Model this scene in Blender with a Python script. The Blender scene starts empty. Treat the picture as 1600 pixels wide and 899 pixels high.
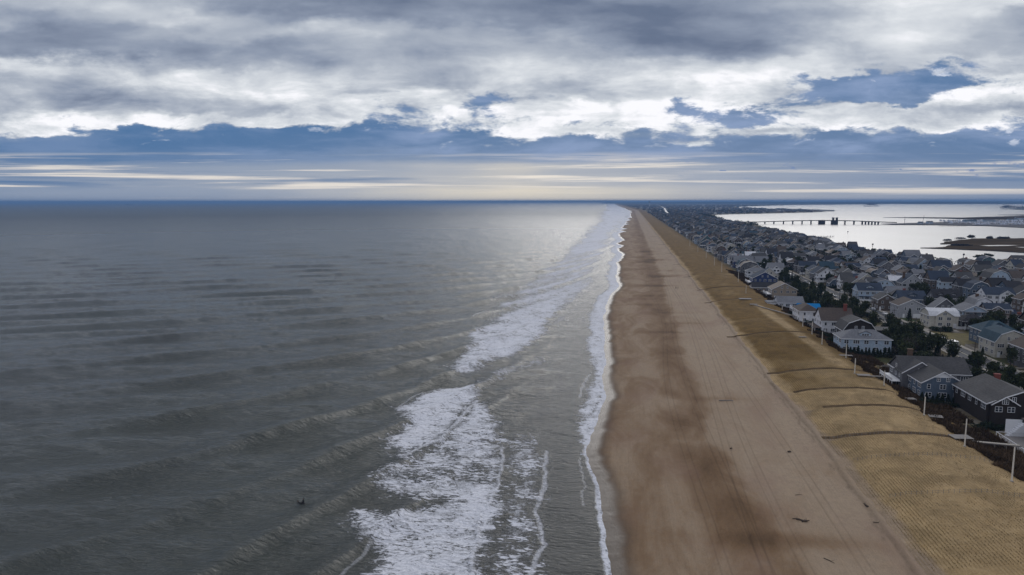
import bpy, math, random
import numpy as np
random.seed(7)
scene = bpy.context.scene
COL = scene.collection
R = math.radians

# ------------------------------------------------------------------ camera
F, H = 1067.0, 65.0
PITCH = math.atan(134.5 / F)
YAW = R(9.8)
cam_d = bpy.data.cameras.new('camera')
cam = bpy.data.objects.new('camera', cam_d)
COL.objects.link(cam)
cam_d.sensor_width = 36.0
cam_d.lens = 36.0 * F / 1600.0
cam_d.clip_start = 1.0
cam_d.clip_end = 120000.0
cam.location = (0, 0, H)
cam.rotation_euler = (R(90) - PITCH, R(0.07), YAW)
scene.camera = cam
scene.render.resolution_x, scene.render.resolution_y = 1024, 575
scene.view_settings.view_transform = 'Standard'
scene.view_settings.look = 'None'
scene.view_settings.exposure = 0.0
scene.view_settings.gamma = 1.0

def un(px, py, z=0.0):
    """photo pixel of the survey view -> metres on the level z (x across the beach, y along it)"""
    dx = (px - 800) / F; dy = (449.5 - py) / F
    Y = math.cos(PITCH) + dy * math.sin(PITCH)
    Z = -math.sin(PITCH) + dy * math.cos(PITCH)
    t = (z - H) / Z
    x, y = dx * t, Y * t
    return x * math.cos(YAW) - y * math.sin(YAW), x * math.sin(YAW) + y * math.cos(YAW)

def lin(c):
    return [((v / 255.0) / 12.92 if v / 255.0 <= 0.04045 else ((v / 255.0 + 0.055) / 1.055) ** 2.4) for v in c]

# ------------------------------------------------------------------ world: broken winter cloud
SUN_AZ = R(18.0) - YAW       # azimuth measured clockwise from +y
SUN_EL = R(24.0)
world = bpy.data.worlds.new("World")
scene.world = world
world.use_nodes = True
wn = world.node_tree.nodes; wl = world.node_tree.links
wn.clear()

class NT:
    """small helper for building node trees"""
    def __init__(s, tree): s.t = tree; s.n = tree.nodes; s.l = tree.links
    def put(s, sock, v):
        if v is None: return
        if isinstance(v, bpy.types.NodeSocket): s.l.new(v, sock)
        else: sock.default_value = v
    def m(s, op, a, b=None, c=None, clamp=False):
        n = s.n.new('ShaderNodeMath'); n.operation = op; n.use_clamp = clamp
        s.put(n.inputs[0], a); s.put(n.inputs[1], b); s.put(n.inputs[2], c)
        return n.outputs[0]
    def mr(s, v, a, b, c=0.0, d=1.0, smooth=False):
        n = s.n.new('ShaderNodeMapRange'); n.clamp = True
        if smooth: n.interpolation_type = 'SMOOTHSTEP'
        s.put(n.inputs[0], v); s.put(n.inputs[1], a); s.put(n.inputs[2], b); s.put(n.inputs[3], c); s.put(n.inputs[4], d)
        return n.outputs[0]
    def mix(s, f, a, b, blend='MIX'):
        n = s.n.new('ShaderNodeMix'); n.data_type = 'RGBA'; n.blend_type = blend
        def c(v): return v if isinstance(v, bpy.types.NodeSocket) else (list(v) + [1.0])[:4]
        s.put(n.inputs[0], f); s.put(n.inputs[6], c(a)); s.put(n.inputs[7], c(b))
        return n.outputs[2]
    def noise(s, vec, scale, detail=4.0, rough=0.5, dist=0.0, out=0):
        n = s.n.new('ShaderNodeTexNoise'); n.noise_dimensions = '3D'
        if vec is not None: s.l.new(vec, n.inputs['Vector'])
        n.inputs['Scale'].default_value = scale; n.inputs['Detail'].default_value = detail
        n.inputs['Roughness'].default_value = rough; n.inputs['Distortion'].default_value = dist
        return n.outputs[out]
    def vec(s, x, y, z=0.0):
        n = s.n.new('ShaderNodeCombineXYZ')
        s.put(n.inputs[0], x); s.put(n.inputs[1], y); s.put(n.inputs[2], z)
        return n.outputs[0]
    def sep(s, v):
        n = s.n.new('ShaderNodeSeparateXYZ'); s.l.new(v, n.inputs[0]); return n.outputs
    def pos(s):
        return s.n.new('ShaderNodeNewGeometry').outputs['Position']
    def scalev(s, v, sc):
        n = s.n.new('ShaderNodeVectorMath'); n.operation = 'MULTIPLY'; s.l.new(v, n.inputs[0]); n.inputs[1].default_value = sc
        return n.outputs[0]
    def attr(s, name):
        n = s.n.new('ShaderNodeAttribute'); n.attribute_name = name; return n.outputs['Fac']

W = NT(world.node_tree)
tc = wn.new('ShaderNodeTexCoord')
dx_, dy_, dz_ = W.sep(tc.outputs['Generated'])
# horizontal frame of the sky: 'ahead' looks down the coast
ca, sa = math.cos(YAW), math.sin(YAW)
ahead = W.m('ADD', W.m('MULTIPLY', dy_, ca), W.m('MULTIPLY', dx_, -sa))
right = W.m('ADD', W.m('MULTIPLY', dx_, ca), W.m('MULTIPLY', dy_, sa))
ah = W.m('MAXIMUM', ahead, 0.12)
GX = W.m('DIVIDE', right, ah)
GZ = W.m('MAXIMUM', W.m('DIVIDE', dz_, ah), 0.0)
lnz = W.m('LOGARITHM', W.m('ADD', GZ, 0.035), 2.718)
cv = W.vec(W.m('MULTIPLY', GX, 1.0), W.m('MULTIPLY', lnz, 0.62), 0.0)
w1 = W.m('SUBTRACT', W.noise(cv, 4.0, 5.0, 0.55), 0.5)
w2 = W.m('SUBTRACT', W.noise(W.vec(GX, W.m('MULTIPLY', lnz, 0.8), 7.3), 5.0, 5.0, 0.55), 0.5)
pz_ = W.vec(GX, W.m('MULTIPLY', GZ, 1.9), 1.7)
w3 = W.m('SUBTRACT', W.noise(pz_, 9.0, 6.0, 0.6), 0.5)
w4 = W.m('SUBTRACT', W.noise(W.vec(GX, W.m('MULTIPLY', GZ, 1.9), 9.7), 9.0, 6.0, 0.6), 0.5)
WX = W.m('ADD', GX, W.m('ADD', W.m('MULTIPLY', w1, 0.13), W.m('MULTIPLY', w3, 0.10)))
WZ = W.m('ADD', GZ, W.m('MULTIPLY', w2, W.m('MULTIPLY', W.m('ADD', GZ, 0.02), 0.22)))
WZ = W.m('ADD', WZ, W.m('MULTIPLY', w4, W.mr(GZ, 0.05, 0.12, 0.004, 0.065)))
XL, XR = -0.82, 0.82
tX = W.mr(WX, XL, XR)
def gz(py):
    dy = (449.5 - py) / F
    return (-math.sin(PITCH) + dy * math.cos(PITCH)) / (math.cos(PITCH) + dy * math.sin(PITCH))
def gx(px, py):
    dy = (449.5 - py) / F
    return ((px - 800) / F) / (math.cos(PITCH) + dy * math.sin(PITCH))
# rows of (picture height, [brightness at 0,100..1600], [cloud cover at the same places], warmth)
ROWS = [
 (316, [.62,.66,.68,.70,.72,.80,.88,.96,1.0,1.0,.96,.88,.84,.80,.74,.68,.60], [0]*17, [.25,.25,.3,.3,.4,.5,.7,.9,1,1,.9,.7,.5,.3,.25,.2,.15]),
 (300, [.58,.60,.62,.66,.70,.78,.86,.94,.98,.96,.90,.80,.74,.70,.66,.60,.55], [0]*17, [.3,.3,.3,.3,.35,.5,.7,.9,1,.9,.8,.6,.4,.3,.25,.2,.15]),
 (283, [.52,.56,.60,.62,.66,.70,.74,.78,.82,.80,.74,.68,.62,.56,.50,.46,.42], [0]*17, [.4,.4,.4,.4,.4,.5,.5,.6,.7,.5,.4,.3,.3,.2,.2,.2,.1]),
 (262, [.48,.52,.56,.58,.60,.62,.66,.74,.84,.76,.70,.64,.56,.50,.44,.40,.38], [0]*17, [.4,.4,.4,.3,.3,.4,.4,.5,.8,.5,.4,.3,.2,.2,.1,.1,.1]),
 (244, [.22,.22,.26,.28,.32,.38,.42,.44,.46,.42,.34,.26,.22,.20,.18,.18,.20], [0]*17, [.1]*17),
 (224, [.12,.10,.10,.10,.12,.16,.20,.22,.26,.26,.22,.20,.18,.16,.14,.16,.18], [.0,.0,.0,.0,.2,.3,.0,.2,.36,.2,.36,.4,.2,.32,.1,.2,.0], [0]*17),
 (207, [.85,.75,.20,.16,.16,.20,.30,.30,.80,.85,.80,.80,.60,.35,.35,.40,.45], [.85,.6,.1,.5,.1,.5,.3,.55,.6,.95,.4,.8,.9,.3,.5,.2,.4], [0]*17),
 (192, [.86,.86,.84,.82,.80,.86,.84,.86,.92,.84,.92,.86,.66,.86,.88,.80,.60], [1,1,.95,.65,.8,.92,.5,.4,.95,.45,.9,.6,.5,.95,1,.9,.5], [0]*17),
 (172, [.66,.64,.70,.70,.74,.82,.92,.80,.94,.84,.86,.78,.84,.96,.90,.76,.68], [1,1,1,1,1,1,.8,.35,.9,.7,.75,.25,.6,.9,1,1,1], [0]*17),
 (150, [.78,.66,.68,.78,.84,.72,.78,.88,.62,.60,.80,.88,.92,.20,.90,.96,.84], [1,1,1,1,1,1,1,.85,.6,.9,1,1,.8,.0,.0,.8,1], [0]*17),
 (128, [.72,.76,.80,.84,.80,.76,.78,.74,.84,.62,.88,.92,.92,.20,.15,.30,.92], [1,1,1,1,1,1,1,1,1,1,1,1,.8,.0,.0,.0,.85], [0]*17),
 (102, [.84,.90,.78,.54,.54,.62,.80,.72,.82,.84,.84,.80,.90,.90,.80,.70,.60], [1]*13 + [.9,.75,.65,.9], [0]*17),
 (78,  [.40,.40,.46,.46,.54,.70,.76,.64,.80,.74,.58,.50,.62,.86,.90,.74,.64], [1]*17, [0]*17),
 (52,  [.46,.42,.46,.60,.72,.86,.66,.60,.68,.60,.48,.48,.50,.72,.94,.80,.60], [1]*17, [0]*17),
 (28,  [.62,.58,.68,.78,.62,.50,.46,.46,.50,.48,.46,.50,.46,.56,.92,.88,.66], [1]*17, [0]*17),
 (4,   [.74,.78,.70,.58,.44,.42,.42,.42,.46,.44,.44,.50,.56,.66,.92,.94,.88], [1]*17, [0]*17),
 (-60, [.66,.60,.54,.46,.42,.44,.48,.46,.50,.58,.66,.76,.96,1.10,1.18,1.05,.86], [1]*17, [0]*17),
 (-220,[.40,.38,.38,.40,.40,.42,.46,.50,.56,.66,.80,.9,1.05,1.15,1.1,.9,.7], [1]*17, [0]*17),
 (-520,[.42,.42,.46,.48,.48,.50,.52,.56,.60,.62,.70,.74,.76,.74,.68,.60,.54], [1]*17, [0]*17),
]
acc = None; prevz = None
for py, br, cvg, wm in ROWS:
    rp = wn.new('ShaderNodeValToRGB')
    cr = rp.color_ramp; cr.interpolation = 'B_SPLINE' if py > 215 else 'CARDINAL'
    cr.interpolation = 'LINEAR' if py <= 215 else 'EASE'
    for i in range(17):
        p = (gx(i * 100, py) - XL) / (XR - XL)
        p = min(0.999, max(0.001, p))
        if i == 0: e = cr.elements[0]; e.position = p
        elif i == 16: e = cr.elements[-1]; e.position = p
        else: e = cr.elements.new(p)
        e.color = (br[i], cvg[i], wm[i], 1)
    wl.new(tX, rp.inputs[0])
    z = gz(py)
    if acc is None: acc = rp.outputs[0]
    else:
        f = W.mr(WZ, prevz, z, smooth=True)
        acc = W.mix(f, acc, rp.outputs[0])
    prevz = z
sc = wn.new('ShaderNodeSeparateColor'); wl.new(acc, sc.inputs[0])
Bq, Gq, Wq = sc.outputs
fb = W.m('SUBTRACT', W.noise(W.vec(GX, W.m('MULTIPLY', GZ, 2.9), 2.0), 8.5, 8.0, 0.60, 0.3), 0.5)
fb2 = W.m('SUBTRACT', W.noise(W.vec(GX, W.m('MULTIPLY', GZ, 2.6), 5.0), 11.0, 12.0, 0.64, 0.3), 0.5)
fb3 = W.m('SUBTRACT', W.noise(W.vec(W.m('MULTIPLY', GX, 0.6), W.m('MULTIPLY', lnz, 0.8), 11.0), 5.0, 4.0, 0.5, 0.2), 0.5)
Gc = W.m('MINIMUM', W.m('ADD', Gq, W.m('MULTIPLY', W.m('MULTIPLY', W.m('ADD', fb2, W.m('MULTIPLY', fb, 0.7)), 2.0), W.mr(Gq, 0.0, 0.35))), 1.2)
Gc = W.m('MAXIMUM', Gc, W.mr(Gq, 0.93, 1.0))
cover = W.mr(Gc, 0.36, 0.70, smooth=True)
edge = W.m('MULTIPLY', W.mr(Gc, 0.42, 0.75), W.mr(Gc, 1.05, 0.7))      # thin bright rims
hi = W.mr(GZ, 0.14, 0.22)                                             # smoother, higher deck
amp = W.m('ADD', W.m('MULTIPLY', hi, -0.75), 1.15)
Bb = W.m('MINIMUM', W.m('ADD', Bq, W.m('MULTIPLY', W.m('SUBTRACT', 1.0, Gq), 0.75)), W.m('MAXIMUM', Bq, 0.86))
Bc = W.m('ADD', W.m('SUBTRACT', Bb, 0.05), W.m('MULTIPLY', fb, amp))
Bc = W.m('ADD', Bc, W.m('MULTIPLY', fb3, 0.75))
Bc = W.m('ADD', Bc, W.m('MULTIPLY', edge, W.m('MULTIPLY', W.mr(GZ, 0.2, 0.1), 0.14)))
ccr = wn.new('ShaderNodeValToRGB'); e = ccr.color_ramp.elements
cst = [(0.0, (70, 86, 110)), (0.30, (98, 110, 132)), (0.50, (132, 142, 160)), (0.70, (166, 173, 184)), (0.88, (204, 208, 213)), (1.04, (234, 234, 238))]
e[0].position, e[0].color = cst[0][0], lin(cst[0][1]) + [1]
e[1].position, e[1].color = min(cst[-1][0], 1.0), lin(cst[-1][1]) + [1]
for p, c in cst[1:-1]:
    q = e.new(p); q.color = lin(c) + [1]
wl.new(Bc, ccr.inputs[0])
over = W.m('MAXIMUM', W.m('SUBTRACT', Bq, 1.0), 0.0)
cloudc = W.mix(1.0, ccr.outputs[0], W.vec(*[W.m('ADD', W.m('MULTIPLY', over, 4.0), 1.0)] * 3), 'MULTIPLY')
# clear gaps and the low hazy sky with thin streaks
sky = wn.new('ShaderNodeTexSky'); sky.sky_type = 'NISHITA'; sky.sun_disc = False
sky.sun_elevation = SUN_EL; sky.sun_rotation = SUN_AZ
skyc = W.mix(1.0, sky.outputs[0], (0.10, 0.10, 0.10), 'MULTIPLY')
st = W.noise(W.vec(W.m('MULTIPLY', GX, 1.0), W.m('MULTIPLY', GZ, 42.0), 3.0), 2.4, 7.0, 0.58, 0.25)
streak = W.m('MULTIPLY', W.mr(st, 0.50, 0.66, smooth=True), W.m('MULTIPLY', W.mr(GZ, 0.072, 0.060), W.mr(GZ, 0.004, 0.016)))
dkst = W.m('MULTIPLY', W.mr(W.noise(W.vec(GX, W.m('MULTIPLY', GZ, 26.0), 9.0), 2.6, 7.0, 0.6, 0.3), 0.50, 0.72, smooth=True), W.m('MULTIPLY', W.mr(GZ, 0.078, 0.050), W.mr(GZ, 0.008, 0.03)))
lowb = W.m('ADD', Bq, W.m('MULTIPLY', W.m('SUBTRACT', W.noise(W.vec(GX, W.m('MULTIPLY', lnz, 2.0), 4.0), 3.0, 5.0), 0.5), 0.22))
lowb = W.m('SUBTRACT', lowb, W.m('MULTIPLY', dkst, 0.30), clamp=True)
lowb = W.m('MULTIPLY', W.m('POWER', lowb, 1.8), W.mr(GZ, 0.10, 0.078, 0.12, 1.0))
blue = W.mix(0.02, lin((68, 104, 146)), skyc)
pale = W.mix(Wq, lin((176, 182, 192)), lin((216, 207, 190)))
lowc = W.mix(lowb, blue, pale)
lowc = W.mix(W.m('MULTIPLY', streak, 0.75), lowc, lin((236, 226, 212)))
# small dark scraps of cloud low on the bay side
scr = W.noise(W.vec(GX, W.m('MULTIPLY', GZ, 3.2), 21.0), 26.0, 5.0, 0.6, 0.3)
scm = W.m('MULTIPLY', W.mr(scr, 0.60, 0.68, smooth=True), W.m('MULTIPLY', W.mr(GX, 0.2, 0.3), W.m('MULTIPLY', W.mr(GZ, 0.062, 0.052), W.mr(GZ, 0.028, 0.040))))
lowc = W.mix(W.m('MULTIPLY', scm, 0.8), lowc, lin((100, 122, 165)))
vn = W.noise(W.vec(GX, W.m('MULTIPLY', GZ, 5.0), 31.0), 5.0, 8.0, 0.6, 0.3)
vm = W.m('MULTIPLY', W.mr(vn, 0.40, 0.66, smooth=True), W.m('MULTIPLY', W.mr(GZ, 0.050, 0.075), W.mr(GX, -0.45, -0.1, 0.35, 0.85)))
lowc = W.mix(vm, lowc, lin((132, 150, 182)))
vn2 = W.noise(W.vec(GX, W.m('MULTIPLY', GZ, 2.2), 37.0), 19.0, 8.0, 0.62, 0.4)
vm2 = W.m('MULTIPLY', W.mr(vn2, 0.60, 0.70, smooth=True), W.m('MULTIPLY', W.mr(GZ, 0.072, 0.088), W.mr(GX, -0.40, -0.05, 0.3, 0.8)))
lowc = W.mix(vm2, lowc, lin((206, 212, 224)))
front = W.mix(cover, lowc, cloudc)
# everywhere else: the same broken deck
gn = W.noise(W.scalev(tc.outputs['Generated'], (1, 1, 2.2)), 3.2, 6.0, 0.55)
gen = wn.new('ShaderNodeValToRGB'); e = gen.color_ramp.elements
e[0].position, e[0].color = 0.32, lin((108, 120, 150)) + [1]
e[1].position, e[1].color = 0.68, lin((226, 227, 234)) + [1]
wl.new(gn, gen.inputs[0])
wside = W.m('MULTIPLY', W.mr(ahead, 0.25, 0.6, smooth=True), W.m('MULTIPLY', W.mr(W.m('ABSOLUTE', GX), 1.15, 0.85, smooth=True), W.mr(dz_, 0.75, 0.5, smooth=True)))
total = W.mix(wside, gen.outputs[0], front)
bg = wn.new('ShaderNodeBackground'); bg.inputs[1].default_value = 1.2
wl.new(total, bg.inputs[0])
wo = wn.new('ShaderNodeOutputWorld'); wl.new(bg.outputs[0], wo.inputs[0])

# ------------------------------------------------------------------ sun, veiled by cloud
sd = bpy.data.lights.new('sun', 'SUN'); so = bpy.data.objects.new('sun', sd); COL.objects.link(so)
sd.energy = 1.0; sd.angle = R(44); sd.color = (1.0, 0.95, 0.88)
so.location = (200, 200, 300)
so.rotation_euler = (R(90) - SUN_EL, 0, math.pi - SUN_AZ)

# ================================================================== helpers
def vnoise(x, y, seed=0):
    """smooth value noise, vectorised"""
    x = np.asarray(x, float); y = np.asarray(y, float)
    xi = np.floor(x).astype(np.int64); yi = np.floor(y).astype(np.int64)
    fx = x - xi; fy = y - yi
    fx = fx * fx * (3 - 2 * fx); fy = fy * fy * (3 - 2 * fy)
    def h(a, b):
        n = (a * 374761393 + b * 668265263 + seed * 982451653) & 0x7fffffff
        n = ((n ^ (n >> 13)) * 1274126177) & 0x7fffffff
        return ((n ^ (n >> 16)) & 0xffff) / 65535.0
    return (h(xi, yi) * (1 - fx) + h(xi + 1, yi) * fx) * (1 - fy) + (h(xi, yi + 1) * (1 - fx) + h(xi + 1, yi + 1) * fx) * fy
def fbm(x, y, seed=0, o=4):
    a = 0; w = 0.5; t = 0
    for i in range(o):
        a = a + w * vnoise(x * 2 ** i, y * 2 ** i, seed + i); t += w; w *= 0.5
    return a / t - 0.5
def sstep(a, b, x):
    t = np.clip((x - a) / (b - a), 0, 1); return t * t * (3 - 2 * t)
def interp_px(pts, z=0.0, by='u'):
    w = sorted([un(a, b, z) for a, b in pts], key=lambda q: q[1])
    return np.array([q[1] for q in w]), np.array([q[0] for q in w])

def new_mesh(name, verts, faces, mats=(), smooth=False, mi=None):
    me = bpy.data.meshes.new(name)
    if isinstance(verts, np.ndarray) and isinstance(faces, np.ndarray):
        nv = len(verts); nf, k = faces.shape
        me.vertices.add(nv); me.vertices.foreach_set('co', verts.astype(np.float32).ravel())
        me.loops.add(nf * k); me.loops.foreach_set('vertex_index', faces.astype(np.int32).ravel())
        me.polygons.add(nf)
        me.polygons.foreach_set('loop_start', np.arange(0, nf * k, k, dtype=np.int32))
        me.update(calc_edges=True)
    else:
        me.from_pydata([tuple(v) for v in verts], [], [tuple(f) for f in faces])
    for m in mats: me.materials.append(m)
    if mi is not None: me.polygons.foreach_set('material_index', np.array(mi, dtype=np.int32))
    if smooth: me.polygons.foreach_set('use_smooth', np.ones(len(me.polygons), dtype=bool))
    me.update()
    return me

def link(name, data, parent=None, loc=(0, 0, 0), rz=0.0, mat=None):
    o = bpy.data.objects.new(name, data); COL.objects.link(o)
    o.location = loc; o.rotation_euler = (0, 0, rz)
    if parent is not None: o.parent = parent
    if mat is not None:
        o.material_slots[0].link = 'OBJECT'; o.material_slots[0].material = mat
    return o
LABELS = {}
def tag(o, label=None, cat=None, group=None, kind=None):
    if label:
        o['label'] = label; LABELS.setdefault(label, []).append(o.name)
    if cat: o['category'] = cat
    if group: o['group'] = group
    if kind: o['kind'] = kind
    return o
def thing(name, label, cat, loc, rz=0.0, group=None):
    o = link(name, None, None, loc, rz); o.empty_display_size = 1.0
    return tag(o, label, cat, group)
def copy_tree(o, parent=None):
    c = o.copy(); COL.objects.link(c)
    if parent is not None: c.parent = parent
    for ch in o.children: copy_tree(ch, c)
    return c
ORD = ['', 'first', 'second', 'third', 'fourth', 'fifth', 'sixth', 'seventh', 'eighth', 'ninth', 'tenth', 'eleventh', 'twelfth', 'thirteenth',
       'fourteenth', 'fifteenth', 'sixteenth', 'seventeenth', 'eighteenth', 'nineteenth', 'twentieth']
TENS = ['', '', 'twenty', 'thirty', 'forty', 'fifty', 'sixty', 'seventy', 'eighty', 'ninety']
TH = ['', '', 'twentieth', 'thirtieth', 'fortieth', 'fiftieth', 'sixtieth', 'seventieth', 'eightieth', 'ninetieth']
def ordw(n):
    if n <= 20: return ORD[n]
    if n < 100: return TH[n // 10] if n % 10 == 0 else TENS[n // 10] + '-' + ORD[n % 10]
    return 'hundred-and-' + ordw(n - 100) if n > 100 else 'hundredth'

class MB:
    """collects solids into one mesh"""
    def __init__(s): s.v = []; s.f = []; s.mi = []; s.c = 0
    def add(s, vs, fs, mi=0):
        b = len(s.v); s.v += [tuple(v) for v in vs]; s.f += [tuple(i + b for i in f) for f in fs]; s.mi += [mi] * len(fs)
    def box(s, x0, x1, y0, y1, z0, z1, mi=0, bottom=True):
        vs = [(x0, y0, z0), (x1, y0, z0), (x1, y1, z0), (x0, y1, z0), (x0, y0, z1), (x1, y0, z1), (x1, y1, z1), (x0, y1, z1)]
        fs = [(4, 5, 6, 7), (0, 1, 5, 4), (1, 2, 6, 5), (2, 3, 7, 6), (3, 0, 4, 7)]
        if bottom: fs.append((3, 2, 1, 0))
        s.add(vs, fs, mi)
    def prism(s, poly, axis, a, b, mi=0):
        """poly in (p,z); extruded along axis 'x' or 'y' from a to b"""
        n = len(poly)
        if axis == 'y': vs = [(p, a, z) for p, z in poly] + [(p, b, z) for p, z in poly]
        else: vs = [(a, p, z) for p, z in poly] + [(b, p, z) for p, z in poly]
        fs = [tuple(range(n)), tuple(range(2 * n - 1, n - 1, -1))] + [(i, i + n, (i + 1) % n + n, (i + 1) % n) for i in range(n)]
        s.add(vs, fs, mi)
    def cyl(s, x, y, z0, z1, r0, r1=None, n=8, mi=0):
        r1 = r0 if r1 is None else r1
        vs = [(x + r0 * math.cos(2 * math.pi * i / n), y + r0 * math.sin(2 * math.pi * i / n), z0) for i in range(n)]
        vs += [(x + r1 * math.cos(2 * math.pi * i / n), y + r1 * math.sin(2 * math.pi * i / n), z1) for i in range(n)]
        fs = [(i, (i + 1) % n, (i + 1) % n + n, i + n) for i in range(n)] + [tuple(range(n, 2 * n)), tuple(range(n - 1, -1, -1))]
        s.add(vs, fs, mi)
    def tube(s, p, q, r0, r1, n=6, mi=0):
        p = np.array(p, float); q = np.array(q, float); d = q - p; L = np.linalg.norm(d) + 1e-9; d /= L
        a = np.cross(d, [0, 0, 1]); 
        if np.linalg.norm(a) < 0.01: a = np.cross(d, [1, 0, 0])
        a /= np.linalg.norm(a); b = np.cross(d, a)
        vs = [tuple(p + r0 * (math.cos(2 * math.pi * i / n) * a + math.sin(2 * math.pi * i / n) * b)) for i in range(n)]
        vs += [tuple(q + r1 * (math.cos(2 * math.pi * i / n) * a + math.sin(2 * math.pi * i / n) * b)) for i in range(n)]
        fs = [(i, i + n, (i + 1) % n + n, (i + 1) % n) for i in range(n)] + [tuple(range(n)), tuple(range(2 * n - 1, n - 1, -1))]
        s.add(vs, fs, mi)
    def mesh(s, name, mats=(), smooth=False):
        return new_mesh(name, s.v, s.f, mats, smooth, s.mi)

# ================================================================== materials
def mat(name, col, rough=0.8, var=0.25, scale=0.6, detail=4.0, siding=0.0, spec=0.3, stretch=(1, 1, 1), obj=False, metal=0.0, bump=0.0):
    m = bpy.data.materials.new(name); m.use_nodes = True
    t = NT(m.node_tree); b = m.node_tree.nodes['Principled BSDF']
    b.inputs['Roughness'].default_value = rough; b.inputs['Specular IOR Level'].default_value = spec
    b.inputs['Metallic'].default_value = metal
    p = t.pos() if not obj else t.n.new('ShaderNodeTexCoord').outputs['Object']
    if var > 0:
        n = t.noise(t.scalev(p, stretch), scale, detail, 0.6)
        f = t.mr(n, 0.3, 0.7, 1 - var, 1 + var)
        n2 = t.noise(p, scale * 0.12, 2.0)
        f = t.m('MULTIPLY', f, t.mr(n2, 0.3, 0.7, 1 - var * 0.5, 1 + var * 0.5))
        if siding > 0:
            z = t.sep(p)[2]
            w = t.m('FRACT', t.m('MULTIPLY', z, siding))
            f = t.m('MULTIPLY', f, t.mr(w, 0.0, 0.22, 0.72, 1.02))
        c = t.mix(1.0, col, t.vec(f, f, f), 'MULTIPLY')
        t.l.new(c, b.inputs['Base Color'])
        if bump > 0:
            bn = t.n.new('ShaderNodeBump'); bn.inputs['Strength'].default_value = bump; bn.inputs['Distance'].default_value = 0.1
            t.l.new(n, bn.inputs['Height']); t.l.new(bn.outputs[0], b.inputs['Normal'])
    else:
        b.inputs['Base Color'].default_value = list(col) + [1]
    return m

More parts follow.
